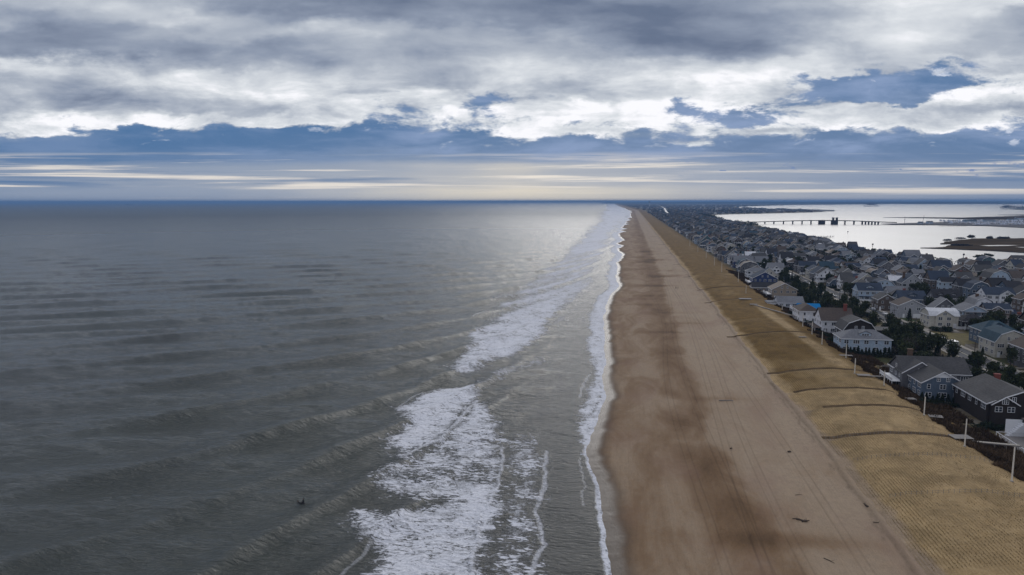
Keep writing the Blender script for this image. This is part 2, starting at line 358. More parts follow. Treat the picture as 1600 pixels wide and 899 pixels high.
# ---- water
def water_mat(name, deep, ripple, foam=False, rough=0.16, bay=False):
    m = bpy.data.materials.new(name); m.use_nodes = True
    t = NT(m.node_tree); b = m.node_tree.nodes['Principled BSDF']
    p = t.pos(); px, py, pz = t.sep(p)
    q1 = t.scalev(p, (0.5, 1.5, 1)) if not bay else t.scalev(p, (0.25, 0.6, 1))
    n1 = t.noise(q1, 0.9, 6.0, 0.62, 0.4)
    n2 = t.noise(t.scalev(p, (0.5, 1.0, 1)), 0.16, 3.0, 0.55, 0.5)
    hgt = t.m('ADD', t.m('MULTIPLY', n1, 0.75), t.m('MULTIPLY', n2, 1.3))
    bn = t.n.new('ShaderNodeBump'); bn.inputs['Distance'].default_value = 1.0
    bn.inputs['Strength'].default_value = ripple
    t.l.new(hgt, bn.inputs['Height'])
    dn = t.noise(t.scalev(p, (1, 0.35, 1)), 0.011, 3.0)
    vl = t.n.new('ShaderNodeVectorMath'); vl.operation = 'LENGTH'; t.l.new(p, vl.inputs[0])
    rough = t.mr(vl.outputs['Value'], 250.0, 3500.0, rough, 0.42 if foam else 0.36, smooth=False)
    dcol = t.mix(t.mr(dn, 0.35, 0.65), deep, [c * 1.35 for c in deep])
    b.inputs['IOR'].default_value = 1.333
    b.inputs['Specular IOR Level'].default_value = 0.5
    if not foam:
        t.l.new(dcol, b.inputs['Base Color']); t.l.new(rough, b.inputs['Roughness'])
        t.l.new(bn.outputs[0], b.inputs['Normal']); return m
    fa = t.attr('foam'); fl = t.attr('lip')
    l1 = t.noise(t.scalev(p, (0.75, 1.35, 1)), 0.62, 8.0, 0.66, 1.6)
    l2 = t.noise(t.scalev(p, (0.8, 1.2, 1)), 1.9, 6.0, 0.65, 0.8)
    # lace: ridged noise gives strings of foam round dark holes
    rid = t.m('SUBTRACT', 1.0, t.m('MULTIPLY', t.m('ABSOLUTE', t.m('SUBTRACT', l1, 0.5)), 5.0))
    rid2 = t.m('SUBTRACT', 1.0, t.m('MULTIPLY', t.m('ABSOLUTE', t.m('SUBTRACT', l2, 0.5)), 5.0))
    lace = t.m('ADD', t.m('MULTIPLY', rid, 0.6), t.m('MULTIPLY', rid2, 0.4))
    lev = t.m('ADD', lace, t.m('MULTIPLY', t.m('SUBTRACT', t.noise(p, 0.12, 4.0, 0.6), 0.5), 1.2))
    l3 = t.noise(t.scalev(p, (0.62, 1.35, 1)), 0.95, 7.0, 0.66, 0.9)
    l4 = t.noise(t.scalev(p, (0.8, 1.2, 1)), 0.22, 4.0, 0.6, 0.5)
    body = t.m('ADD', l3, t.m('MULTIPLY', t.m('SUBTRACT', l4, 0.5), 0.45))
    th1 = t.mr(fa, 0.0, 1.0, 0.72, 0.375)
    f1 = t.mr(t.m('SUBTRACT', body, th1), -0.02, 0.05, smooth=True)
    th2 = t.mr(fa, 0.15, 0.8, 1.25, 0.62)
    f2 = t.m('MULTIPLY', t.mr(t.m('SUBTRACT', lev, th2), 0.0, 0.18, smooth=True), 0.75)
    fm = t.m('MULTIPLY', t.m('MAXIMUM', f1, f2), t.mr(fa, 0.02, 0.2))
    fm = t.m('MAXIMUM', fm, t.m('MULTIPLY', fl, t.mr(l2, 0.34, 0.5)))
    milky = t.m('MULTIPLY', fa, 0.06)
    wc = t.mix(milky, dcol, (0.30, 0.31, 0.31))
    sb = t.attr('shoal')
    wc = t.mix(t.m('MULTIPLY', sb, 0.5), wc, (0.034, 0.031, 0.024))
    fcol = t.mix(t.mr(l2, 0.3, 0.6), (0.52, 0.54, 0.57), (0.84, 0.85, 0.88))
    c = t.mix(fm, wc, fcol)
    t.l.new(c, b.inputs['Base Color'])
    t.l.new(t.mr(fm, 0.0, 1.0, rough, 0.75), b.inputs['Roughness'])
    t.l.new(t.mr(fm, 0.0, 1.0, 0.62, 0.1), b.inputs['Specular IOR Level'])
    bn2 = t.n.new('ShaderNodeBump'); bn2.inputs['Distance'].default_value = 0.35; bn2.inputs['Strength'].default_value = 0.8
    t.l.new(fm, bn2.inputs['Height']); t.l.new(bn.outputs[0], bn2.inputs['Normal'])
    t.l.new(bn2.outputs[0], b.inputs['Normal'])
    return m
M_sea = water_mat('sea_water', (0.034, 0.040, 0.033), 1.1, foam=True, rough=0.16)
M_bay = water_mat('bay_water', (0.05, 0.055, 0.06), 0.14, rough=0.26, bay=True)

# ---- sand, dune and town ground
def sand_mat():
    m = bpy.data.materials.new('sand'); m.use_nodes = True
    t = NT(m.node_tree); b = m.node_tree.nodes['Principled BSDF']
    p = t.pos(); damp = t.attr('damp'); wet = t.attr('wet')
    nL = t.noise(t.scalev(p, (1, 0.35, 1)), 0.10, 6.0, 0.62, 0.8)
    nM = t.noise(p, 0.7, 6.0, 0.65)
    nS = t.noise(p, 5.0, 4.0, 0.7)
    d = t.m('ADD', damp, t.m('MULTIPLY', t.m('SUBTRACT', nL, 0.5), 1.25))
    d = t.m('ADD', d, t.m('MULTIPLY', t.m('SUBTRACT', nM, 0.5), 0.42))
    cr = t.n.new('ShaderNodeValToRGB'); e = cr.color_ramp.elements
    e[0].position, e[0].color = 0.0, (0.300, 0.228, 0.155, 1)
    e[1].position, e[1].color = 1.0, (0.095, 0.055, 0.026, 1)
    q = e.new(0.30); q.color = (0.265, 0.192, 0.124, 1)
    q = e.new(0.50); q.color = (0.205, 0.135, 0.078, 1)
    q = e.new(0.75); q.color = (0.150, 0.090, 0.046, 1)
    t.l.new(d, cr.inputs[0])
    f = t.m('MULTIPLY', t.mr(nM, 0.3, 0.7, 0.90, 1.10), t.mr(nS, 0.3, 0.7, 0.88, 1.12))
    # tyre and foot tracks running with the beach
    trk = t.noise(t.scalev(p, (3.2, 0.05, 1)), 1.0, 3.0, 0.6, 0.2)
    f = t.m('MULTIPLY', f, t.mr(trk, 0.3, 0.7, 0.95, 1.05))
    rd = t.noise(t.scalev(p, (1, 0.3, 1)), 0.25, 8.0, 0.7, 2.0)
    rl = t.mr(t.m('ABSOLUTE', t.m('SUBTRACT', rd, 0.5)), 0.0, 0.018, 0.86, 1.0)
    f = t.m('MULTIPLY', f, rl)
    vor = t.n.new('ShaderNodeTexNoise'); t.l.new(p, vor.inputs['Vector']); vor.inputs['Scale'].default_value = 2.3; vor.inputs['Detail'].default_value = 3
    sp = t.mr(vor.outputs[0], 0.70, 0.76, 1.0, 0.55)
    f = t.m('MULTIPLY', f, sp)
    c = t.mix(1.0, cr.outputs[0], t.vec(f, f, f), 'MULTIPLY')
    sx_, sy_, sz_ = t.sep(p)
    for a_, amp_, fr_, ph_ in ((16.0, 2.2, .021, 0), (23.5, 3.0, .013, 1.3), (33.0, 2.5, .017, 2.1), (39.0, 2.0, .011, .4), (28.0, 4.0, .009, 4.0)):
        off_ = t.m('MULTIPLY', t.m('SINE', t.m('ADD', t.m('MULTIPLY', sy_, fr_), ph_)), amp_)
        dd_ = t.m('ABSOLUTE', t.m('SUBTRACT', t.m('ABSOLUTE', t.m('SUBTRACT', t.m('SUBTRACT', sx_, a_), off_)), 0.85))
        f_ = t.mr(dd_, 0.10, 0.26, 0.84, 1.0)
        c = t.mix(1.0, c, t.vec(f_, f_, f_), 'MULTIPLY')
    c = t.mix(t.m('MULTIPLY', t.mr(t.noise(t.scalev(p, (1, .5, 1)), 0.07, 4.0), .52, .66), 0.30), c, (0.21, 0.13, 0.095))
    c = t.mix(t.mr(wet, 0.0, 1.0, 0.0, 0.85), c, (0.070, 0.056, 0.044))
    c = t.mix(t.m('MULTIPLY', t.attr('wrack'), t.mr(nM, 0.35, 0.55, 0.1, 0.6)), c, (0.09, 0.065, 0.042))
    t.l.new(c, b.inputs['Base Color'])
    t.l.new(t.mr(wet, 0.5, 1.0, 0.9, 0.25), b.inputs['Roughness'])
    b.inputs['Specular IOR Level'].default_value = 0.12
    h = t.m('ADD', t.m('MULTIPLY', nM, 0.5), t.m('MULTIPLY', nS, 0.12))
    h = t.m('ADD', h, t.m('MULTIPLY', rl, 0.15))
    bn = t.n.new('ShaderNodeBump'); bn.inputs['Strength'].default_value = 0.5; bn.inputs['Distance'].default_value = 0.35
    t.l.new(h, bn.inputs['Height']); t.l.new(bn.outputs[0], b.inputs['Normal'])
    return m
M_sand = sand_mat()

def dune_mat():
    m = bpy.data.materials.new('dune_turf'); m.use_nodes = True
    t = NT(m.node_tree); b = m.node_tree.nodes['Principled BSDF']
    p = t.pos(); g = t.attr('grass'); px, py, pz = t.sep(p)
    nL = t.noise(t.scalev(p, (1, .6, 1)), 0.055, 6.0, 0.6, 0.6)
    nM = t.noise(p, 0.55, 6.0, 0.65); nS = t.noise(t.scalev(p, (1, .6, 1)), 4.5, 4.0, 0.7)
    wob = t.m('MULTIPLY', t.m('SUBTRACT', t.noise(p, 0.05, 3.0), 0.5), 3.0)
    row = t.m('SINE', t.m('MULTIPLY', t.m('SUBTRACT', px, 51.045), 2 * math.pi / 0.62))
    rowm = t.m('MULTIPLY', t.m('MULTIPLY', t.mr(row, -0.2, 0.8), t.mr(nM, 0.3, 0.6)), t.mr(t.noise(p, 0.13, 4.0, 0.6), 0.38, 0.58, 0.25, 1.0))
    gg = t.m('ADD', g, t.m('MULTIPLY', t.m('SUBTRACT', nL, 0.5), 1.1))
    sandc = t.mix(t.mr(nM, .3, .7), (0.270, 0.185, 0.088), (0.36, 0.260, 0.135))
    straw = t.mix(t.mr(nM, 0.3, 0.7), (0.155, 0.098, 0.032), (0.235, 0.160, 0.062))
    brown = t.mix(t.mr(nS, 0.3, 0.7), (0.098, 0.056, 0.013), (0.170, 0.102, 0.028))
    cov = t.m('ADD', t.m('MULTIPLY', rowm, t.mr(gg, -0.2, 0.6, 0.45, 0.85)), t.mr(gg, 0.30, 1.1), clamp=True)
    sandc = t.mix(t.mr(g, -0.75, -0.30), t.mix(t.mr(nM, .3, .7), (0.255, 0.190, 0.128), (0.31, 0.235, 0.160)), sandc)
    grass = t.mix(t.mr(gg, 0.35, 0.95), straw, brown)
    c = t.mix(cov, sandc, grass)
    f = t.m('MULTIPLY', t.mr(nS, 0.3, 0.7, 0.80, 1.20), t.mr(t.noise(t.scalev(p, (1, .7, 1)), 0.17, 6.0, 0.65, 0.5), 0.32, 0.68, 0.72, 1.22))
    c = t.mix(1.0, c, t.vec(f, f, f), 'MULTIPLY')
    t.l.new(c, b.inputs['Base Color']); b.inputs['Roughness'].default_value = 0.95; b.inputs['Specular IOR Level'].default_value = 0.1
    bn = t.n.new('ShaderNodeBump'); bn.inputs['Strength'].default_value = 0.6; bn.inputs['Distance'].default_value = 0.3
    t.l.new(t.m('ADD', nM, t.m('MULTIPLY', cov, 0.4)), bn.inputs['Height']); t.l.new(bn.outputs[0], b.inputs['Normal'])
    return m
M_dune = dune_mat()

def town_mat():
    m = bpy.data.materials.new('town_soil'); m.use_nodes = True
    t = NT(m.node_tree); b = m.node_tree.nodes['Principled BSDF']
    p = t.pos()
    n1 = t.noise(p, 0.035, 6.0, 0.65, 0.6); n2 = t.noise(p, 0.5, 5.0, 0.65)
    cr = t.n.new('ShaderNodeValToRGB'); e = cr.color_ramp.elements
    e[0].position, e[0].color = 0.30, (0.030, 0.036, 0.016, 1)
    e[1].position, e[1].color = 0.72, (0.26, 0.225, 0.17, 1)
    q = e.new(0.42); q.color = (0.055, 0.058, 0.024, 1)
    q = e.new(0.52); q.color = (0.115, 0.090, 0.050, 1)
    q = e.new(0.60); q.color = (0.16, 0.145, 0.12, 1)
    t.l.new(t.m('ADD', n1, t.m('MULTIPLY', t.m('SUBTRACT', n2, 0.5), 0.25)), cr.inputs[0])
    t.l.new(cr.outputs[0], b.inputs['Base Color']); b.inputs['Roughness'].default_value = 0.95; b.inputs['Specular IOR Level'].default_value = 0.1
    return m
M_town = town_mat()
M_asph = mat('asphalt', (0.075, 0.077, 0.082), 0.85, 0.22, 0.35, stretch=(1, .2, 1))
M_farroad = mat('pale_concrete_road', (0.36, 0.36, 0.36), 0.45, 0.1, 0.1)
M_conc = mat('concrete', (0.36, 0.33, 0.28), 0.85, 0.18, 0.5)
M_paint = mat('road_paint', (0.6, 0.55, 0.35), 0.7, 0.2, 2.0)
M_lawn = mat('winter_lawn', (0.115, 0.095, 0.035), 0.95, 0.35, 0.4)
M_lawng = mat('green_lawn', (0.060, 0.082, 0.022), 0.95, 0.3, 0.4)
M_gravel = mat('pale_gravel', (0.34, 0.29, 0.22), 0.95, 0.2, 0.7)
M_marsh = mat('marsh_reeds', (0.058, 0.042, 0.024), 0.95, 0.45, 0.02, stretch=(.4, 1, 1), spec=0.0)
M_mud = mat('dark_bank', (0.035, 0.032, 0.030), 0.9, 0.3, 0.05)
M_forest = mat('far_woods', (0.020, 0.028, 0.022), 0.95, 0.35, 0.006, 6.0, spec=0.0)
M_mat = mat('access_matting', (0.105, 0.074, 0.044), 0.95, 0.45, 0.8, spec=0.0)
M_wood = mat('weathered_wood', (0.20, 0.185, 0.17), 0.8, 0.2, 2.0, stretch=(1, 4, 1))
M_woodd = mat('driftwood', (0.055, 0.040, 0.030), 0.9, 0.3, 2.0)
M_pole = mat('pale_pole', (0.62, 0.58, 0.50), 0.7, 0.1, 1.0)
M_upole = mat('creosote_pole', (0.055, 0.045, 0.038), 0.9, 0.2, 1.0)
M_tuft = mat('straw_tufts', (0.20, 0.145, 0.070), 0.95, 0.35, 0.25, spec=0.1)
M_scrub = mat('scrub_twigs', (0.060, 0.040, 0.024), 0.95, 0.5, 0.15, spec=0.1)
M_ever = mat('evergreen_leaf', (0.018, 0.027, 0.014), 0.9, 0.5, 0.8, spec=0.15)
M_ever2 = mat('olive_leaf', (0.034, 0.042, 0.018), 0.9, 0.5, 0.8, spec=0.15)
M_twig = mat('bare_twigs', (0.060, 0.050, 0.045), 0.95, 0.4, 0.6, spec=0.1)
M_bark = mat('bark', (0.055, 0.045, 0.036), 0.95, 0.3, 2.0)
M_glass = mat('window_glass', (0.018, 0.024, 0.032), 0.12, 0.0, spec=0.6)
M_trim = mat('white_trim', (0.66, 0.67, 0.68), 0.6, 0.06, 0.5)
M_brick = mat('chimney_brick', (0.17, 0.050, 0.038), 0.9, 0.25, 4.0, siding=5.0)
M_brickb = mat('brown_brick', (0.10, 0.065, 0.045), 0.9, 0.25, 4.0, siding=5.0)
M_white = mat('white_paint', (0.58, 0.58, 0.58), 0.5, 0.06, 0.5)
M_black = mat('black_neoprene', (0.012, 0.012, 0.014), 0.6, 0.0)
M_tyre = mat('tyre_rubber', (0.02, 0.02, 0.02), 0.8, 0.0)
M_red = mat('red_cloth', (0.40, 0.04, 0.03), 0.8, 0.1)
M_skin = mat('skin', (0.45, 0.28, 0.2), 0.6, 0.0)
WALL = {k: mat('siding_' + k.replace(' ', '_'), c, 0.85, 0.16, 1.2, siding=2.2) for k, c in {
    'grey shingled': (0.115, 0.115, 0.122), 'pale blue': (0.34, 0.42, 0.50), 'white': (0.62, 0.63, 0.65), 'cream': (0.44, 0.42, 0.36),
    'tan': (0.27, 0.225, 0.175), 'dark brown': (0.026, 0.021, 0.019), 'navy blue': (0.030, 0.048, 0.125), 'slate blue': (0.085, 0.115, 0.155),
    'weathered brown': (0.105, 0.082, 0.066), 'pale grey': (0.30, 0.31, 0.325), 'bright blue': (0.03, 0.18, 0.42), 'teal grey': (0.075, 0.125, 0.135),
    'brick red': (0.14, 0.055, 0.045)}.items()}
ROOF = {k: mat('shingle_' + k.replace(' ', '_'), c, 0.9, 0.22, 1.6, siding=3.0, bump=0.3) for k, c in {
    'grey': (0.064, 0.063, 0.063), 'dark': (0.026, 0.026, 0.030), 'brown': (0.080, 0.064, 0.054), 'slate': (0.032, 0.044, 0.066),
    'light grey': (0.15, 0.155, 0.165), 'teal': (0.030, 0.058, 0.078), 'bright blue': (0.0, 0.16, 0.40), 'white': (0.55, 0.56, 0.57), 'tan': (0.21, 0.175, 0.14)}.items()}

# ================================================================== shore and relief
SH = [(955,899),(946,850),(935,800),(932,760),(924,730),(918,705),(922,680),(935,650),(944,620),(942,590),(947,565),(941,545),(944,520),(940,500),
      (948,478),(958,455),(967,435),(962,422),(957,412),(968,403),(971,395),(966,385),(969,372),(973,360),(978,350),(985,338)]
shu, shs = interp_px(SH)
shu = np.concatenate([[-300, 60], shu, [3000, 4758, 14239, 40000]])
shs = np.concatenate([[2, 1], shs, [-2, -2, -305, -900]])
def shore(u):
    u = np.asarray(u, float)
    s = np.interp(u, shu, shs)
    far = sstep(500, 1500, u)
    s = s + 1.6 * np.sin(u / 9.0 + 2 * np.sin(u / 31.0)) * (0.25 + far * 1.0) + sstep(300, 600, u) * (2.6 + far * 3.5) * np.sin(u / 37.0 + 1.7 * np.sin(u / 83.0))  + far * 5 * fbm(u / 60.0, u * 0, 5)
    return s + 0.8 * fbm(u / 3.0, u * 0 + 3, 9)
def bend(u):
    return np.interp(u, [-300, 4758, 14239, 40000], [0, 0, -300, -900])
def dune_h(s, u):
    """height of the land surface"""
    u = np.asarray(u, float); s = np.asarray(s, float)
    o = bend(u); sh = shore(u); x = s - o
    z = np.interp(x, [0, 8, 22, 30, 46, 50, 57, 65, 72, 80, 92, 100], [0.9, 1.6, 2.4, 2.5, 2.7, 3.0, 4.9, 6.0, 6.4, 6.0, 3.4, 3.0])
    d = s - sh
    zb = np.where(d < 0, 0.10 * d, 2.4 * (1 - np.exp(-np.maximum(d, 0) / 14.0)))
    z = z + 0.45 * sstep(-0.25, 0.25, x - 49.2 - 2.6 * fbm(u / 24, u * 0, 111)) * (1 - sstep(50, 54, x))
    w = sstep(18, 34, x)
    z = zb * (1 - w) + z * w
    z = z + sstep(-14, 0, d) * 0.16 * fbm(s / 9, u / 22, 2) + 0.55 * sstep(50, 62, x) * (1 - sstep(84, 95, x)) * fbm(s / 7, u / 16, 3)
    # crossing paths are worn into the dune
    for pu in PATHS:
        z = z - 0.38 * np.exp(-((u - pu) / 1.1) ** 2) * sstep(50, 54, x) * (1 - sstep(82, 88, x))
    return z
PATHS = [183.5, 208, 227, 252, 323, 362, 431, 492, 578, 690, 840, 1010, 1240, 1500, 1900]
def gh(s, u):
    return float(dune_h(np.array([s]), np.array([u]))[0])

BAYP = [(-300, 620), (600, 620), (700, 313), (716, 305), (769, 299), (850, 282), (921, 283), (1093, 290), (1323, 295), (1560, 285), (1675, 266), (1760, 262),
        (1800, 330), (1990, 345), (2100, 330), (2130, 300), (2400, 318), (3254, 360), (3468, 414), (4300, 1150), (4918, 1240), (5600, 1150), (7600, 1000), (12000, 2600), (20000, 9000)]
bpu = np.array([q[0] for q in BAYP]); bps = np.array([q[1] for q in BAYP])
def bay_edge(u):
    u = np.asarray(u, float)
    return np.interp(u, bpu, bps) + 10 * fbm(u / 30.0, u * 0, 31) * sstep(600, 800, u) + sstep(3000, 5000, u) * 90 * fbm(u / 200.0, u * 0, 33)

# rows by sight angle so near ground is fine and far ground coarse
def urows(n, u0, u1):
    a0 = math.atan(H / u0); a1 = math.atan(H / u1)
    return H / np.tan(np.linspace(a0, a1, n))
def grid_faces(nr, nc):
    i = np.arange(nr - 1)[:, None]; j = np.arange(nc - 1)[None, :]
    a = i * nc + j
    return np.stack([a, a + 1, a + nc + 1, a + nc], -1).reshape(-1, 4)
def set_attr(me, name, arr):
    a = me.attributes.new(name, 'FLOAT', 'POINT'); a.data.foreach_set('value', np.asarray(arr, np.float32).ravel())

U = np.concatenate([np.array([-200, -60, 20, 60]), urows(620, 84, 20000)])
def strip(name, S0, S1, cols, m, zoff=0.0):
    t = np.linspace(0, 1, cols)[None, :]
    s0 = S0(U)[:, None]; s1 = S1(U)[:, None]
    s = s0 + (s1 - s0) * t; u = np.repeat(U[:, None], cols, 1)
    z = dune_h(s, u) + zoff
    v = np.stack([s, u, z], -1).reshape(-1, 3)
    me = new_mesh(name, v, grid_faces(len(U), cols), [m], True)
    o = link(name, me); tag(o, kind='structure')
    return o, me, s, u, z
toe = lambda u: 50.3 + bend(u) + 2.6 * fbm(u / 24, u * 0, 111) + 1.2 * fbm(u / 5, u * 0, 112) + sstep(400, 1500, u) * 6 * fbm(u / 120, u * 0, 113)
o, me, s, u, z = strip('beach', lambda u: shore(u) - 24, toe, 170, M_sand)
# dampness of the sand: a wavy boundary between dry upper beach and damp lower beach
eu, es = interp_px([(1265,885),(1250,868),(1215,820),(1190,790),(1180,765),(1150,730),(1128,700),(1112,680),(1118,640),(1095,610),(1100,600),(1078,565),(1068,530),(1060,500),(1046,470),(1040,440),(1022,400),(1000,350)], 2.3)
edge = np.interp(u, eu, es) + bend(u)
wetd = s - shore(u)
dd_ = s - edge + 3.0 * fbm(s / 8, u / 14, 19)
damp = 0.52 - 0.47 * sstep(-4.5, 1.8, dd_) + 0.15 * np.exp(-((dd_ + 8.0) / 8.0) ** 2)
damp -= 0.18 * np.exp(-((wetd - 16) / 9.0) ** 2)
def blob(px, py, rs, ru, z=2.2):
    c = un(px, py, z); return np.exp(-(((s - c[0]) / rs) ** 2 + ((u - c[1]) / ru) ** 2))
for px, py, rs, ru, a in [(1065,655,5,10,.30),(1090,715,7,7,.34),(1040,560,4,16,.22),(1190,800,9,7,.30),(1230,850,10,5,.28),(1020,480,4,30,.2),(1060,615,6,7,.22),
                          (1045,690,5,5,.2),(1080,760,6,8,-.14),(1000,620,5,20,-.15),(1070,690,5,3,-.3),(1045,625,4,4,-.22),(1015,430,4,40,.2),(1080,745,8,7,.15),
                          (1130,625,12,3,.35),(1130,870,9,6,-.12),(1275,850,22,3.5,.45)]:
    damp += 0.7 * a * blob(px, py, rs, ru)
for k in range(22):
    damp += 0.30 * np.exp(-((s - (8 + 34 * random.random())) / 12) ** 2 - ((u - (330 + 26 * k + 20 * random.random() * (1 + k / 6))) / (3 + k * 0.6)) ** 2)
set_attr(me, 'damp', damp)
wl_ = 48.0 + bend(u) + 2.2 * fbm(u / 16, u * 0, 15) + 1.2 * fbm(u / 4, u * 0, 16)
set_attr(me, 'wrack', np.exp(-((s - wl_) / 0.35) ** 2) * sstep(-.1, .15, fbm(u / 5, u * 0, 17)) + 0.8 * np.exp(-((s - 49.0 - bend(u) - 2.6 * fbm(u / 24, u * 0, 111)) / 0.3) ** 2))
set_attr(me, 'wet', 1 - sstep(1.6, 6.5, wetd + 2.0 * fbm(u / 7, s / 7, 12)))
# the scarp line along the toe and the dune itself
o, me, s, u, z = strip('dune', toe, lambda u: 92.0 + bend(u), 120, M_dune)
x = s - bend(u)
gr = 0.16 + 0.95 * sstep(200, 285, u + 0.6 * (62 - x)) * (1 - 0.9 * sstep(0, 1, -((x - 52) / 6)))
gr = np.maximum(gr, 0.80 * sstep(81, 86, x + 3 * fbm(u / 6, s / 6, 8)))
lane = np.exp(-((x - 75.5 + 0.03 * (u - 290)) / 2.6) ** 2) * sstep(250, 262, u) * (1 - sstep(395, 410, u))
gr = gr * (1 - lane) - 0.25 * lane
gr += 0.55 * fbm(s / 11, u / 19, 41, 4)
gr -= 0.9 * (1 - sstep(50.5, 54.5, x + 4.0 * fbm(s / 5, u / 9, 42)))
for pu in PATHS: gr -= 0.3 * np.exp(-((u - pu + 1.8) / 0.8) ** 2)
set_attr(me, 'grass', gr)
link_t = np.linspace(0, 1, 60) ** 1.6
s0 = (92.0 + bend(U))[:, None]; s1 = bay_edge(U)[:, None]
s = s0 + (s1 - s0) * link_t[None, :]; u = np.repeat(U[:, None], 60, 1)
z = dune_h(s, u); z = np.where(s1 - s < 6, np.minimum(z, -0.6 + (s1 - s) * 0.45), z)
me = new_mesh('town_ground', np.stack([s, u, z], -1).reshape(-1, 3), grid_faces(len(U), 60), [M_town], True)
tag(link('town_ground', me), kind='structure')

# ================================================================== sea
def g_of(s): return 0.7 * s + 100 * np.exp(np.minimum((s + 60) / 40.0, 0.9))
def poly_mask(s, u, pts, soft=2.0, z=0.0):
    w = np.array([un(a, b, z) for a, b in pts]); n = len(w)
    inside = np.zeros(s.shape, bool); dist = np.full(s.shape, 1e9)
    bb = (s > w[:, 0].min() - 8) & (s < w[:, 0].max() + 8) & (u > w[:, 1].min() - 10) & (u < w[:, 1].max() + 10)
    S = s[bb]; Uu = u[bb]; ins = np.zeros(S.shape, bool); dd = np.full(S.shape, 1e9)
    for i in range(n):
        a = w[i]; b = w[(i + 1) % n]
        c = ((a[1] > Uu) != (b[1] > Uu)) & (S < (b[0] - a[0]) * (Uu - a[1]) / (b[1] - a[1] + 1e-9) + a[0])
        ins ^= c
        t = np.clip(((S - a[0]) * (b[0] - a[0]) + (Uu - a[1]) * (b[1] - a[1])) / ((b[0] - a[0]) ** 2 + (b[1] - a[1]) ** 2), 0, 1)
        dd = np.minimum(dd, np.hypot(S - a[0] - t * (b[0] - a[0]), Uu - a[1] - t * (b[1] - a[1])))
    sd_ = np.where(ins, dd, -dd)
    out = np.zeros(s.shape); out[bb] = (sstep(-soft * 1.5, soft * 1.5, sd_ + 5.0 * fbm(S / 4.5, Uu / 4.5, 44, 5))) * (1.08 + 0.5 * fbm(S / 9, Uu / 5, 45))
    return out
def line_mask(s, u, pts, width):
    w = np.array([un(a, b) for a, b in pts]); out = np.zeros(s.shape)
    bb = (s > w[:, 0].min() - 6) & (s < w[:, 0].max() + 6) & (u > w[:, 1].min() - 6) & (u < w[:, 1].max() + 6)
    S = s[bb] + 1.5 * fbm(u[bb] / 4, s[bb] / 4, 71); Uu = u[bb] + 1.5 * fbm(s[bb] / 4, u[bb] / 4, 72); dd = np.full(S.shape, 1e9)
    for i in range(len(w) - 1):
        a = w[i]; b = w[i + 1]
        t = np.clip(((S - a[0]) * (b[0] - a[0]) + (Uu - a[1]) * (b[1] - a[1])) / ((b[0] - a[0]) ** 2 + (b[1] - a[1]) ** 2), 0, 1)
        dd = np.minimum(dd, np.hypot(S - a[0] - t * (b[0] - a[0]), Uu - a[1] - t * (b[1] - a[1])))
    out[bb] = 1 - sstep(width * 0.5, width, dd); return out

NR, NC = 720, 760
dep = np.linspace(math.atan(H / 84.0), math.atan(H / 90000.0), NR)
rr = H / np.tan(dep)
ang = np.linspace(R(-66), R(31), NC)            # azimuth from the coast direction +y
s = rr[:, None] * np.sin(ang)[None, :]; u = rr[:, None] * np.cos(ang)[None, :]
d_off = shore(u) - s                            # metres seaward of the waterline
psi = u - g_of(s) + 14 * fbm(s / 60, u / 60, 21) + 7 * fbm(s / 22, u / 45, 22)
ph = 2 * math.pi * (psi - 84) / 61.0
near = np.exp(-np.maximum(d_off - 45, 0) / 160.0)
fade = sstep(0, 30, d_off)
pk = ((np.cos(ph) + 1) / 2); amp = (0.62 + 0.50 * near) * fade
lump = 0.45 + 1.1 * vnoise(s / 45, u / 45, 61)
calm = 1 - 0.93 * (1 - sstep(22, 62, d_off))
tt_ = ((psi - 84) / 61.0 + 0.5) % 1.0 - 0.5
prof_ = np.where(tt_ < 0, np.exp(-(tt_ / 0.085) ** 2), np.exp(-(tt_ / 0.22) ** 2))
z = amp * calm * (lump * prof_ * 1.15 - 0.3)
ph2 = 2 * math.pi * (u * 0.93 - s * 0.42 + 12 * fbm(s / 80, u / 80, 23)) / 23.0
z += 0.34 * fade * np.cos(ph2) * (0.4 + 1.2 * vnoise(s / 50, u / 30, 24))
ph3 = 2 * math.pi * (u + 0.15 * s + 6 * fbm(s / 40, u / 40, 25)) / 11.0
z += 0.05 * fade * np.cos(ph3)
z += 0.55 * fade * fbm(s / 6, u / 2.4, 26, 4)
z *= np.where(rr[:, None] > 4000, np.maximum(0.1, 1 - (rr[:, None] - 4000) / 6000), 1)
z = np.where(d_off < 30, z * sstep(-2, 30, d_off) + 0.03, z)
foam = np.zeros(s.shape)
def addp(pts, a, soft=2.5):
    global foam
    foam = np.maximum(foam, a * poly_mask(s, u, pts, soft))
addp0 = addp
def addp(p_, a, soft=2.5): addp0(p_, a, soft * 1.4)
addp([(542,812),(560,796),(620,806),(680,786),(750,745),(786,755),(787,800),(768,835),(757,915),(570,915),(580,850),(560,845)], .86)
addp([(578,742),(650,700),(740,640),(788,690),(792,760),(700,790),(600,775)], .64)
addp([(597,682),(640,662),(622,634),(660,615),(700,603),(738,606),(748,622),(718,650),(690,690),(650,705),(630,714)], .92)
addp([(745,620),(772,650),(790,690),(770,728),(700,712),(690,690),(720,650)], .82)
addp([(790,690),(828,676),(852,700),(850,765),(836,800),(852,850),(838,915),(750,915),(775,820),(792,760)], .60)
addp([(700,574),(722,548),(738,540),(730,520),(790,500),(850,474),(872,478),(868,492),(852,505),(856,522),(820,545),(800,556),(760,568),(740,582),(712,584)], .84)
addp([(735,600),(800,570),(850,555),(860,565),(790,590),(760,606)], .55)
addp([(905,640),(918,612),(932,585),(918,568),(925,520),(940,500),(942,590),(944,620),(930,655),(918,690),(915,712),(900,690)], .80, 1.5)
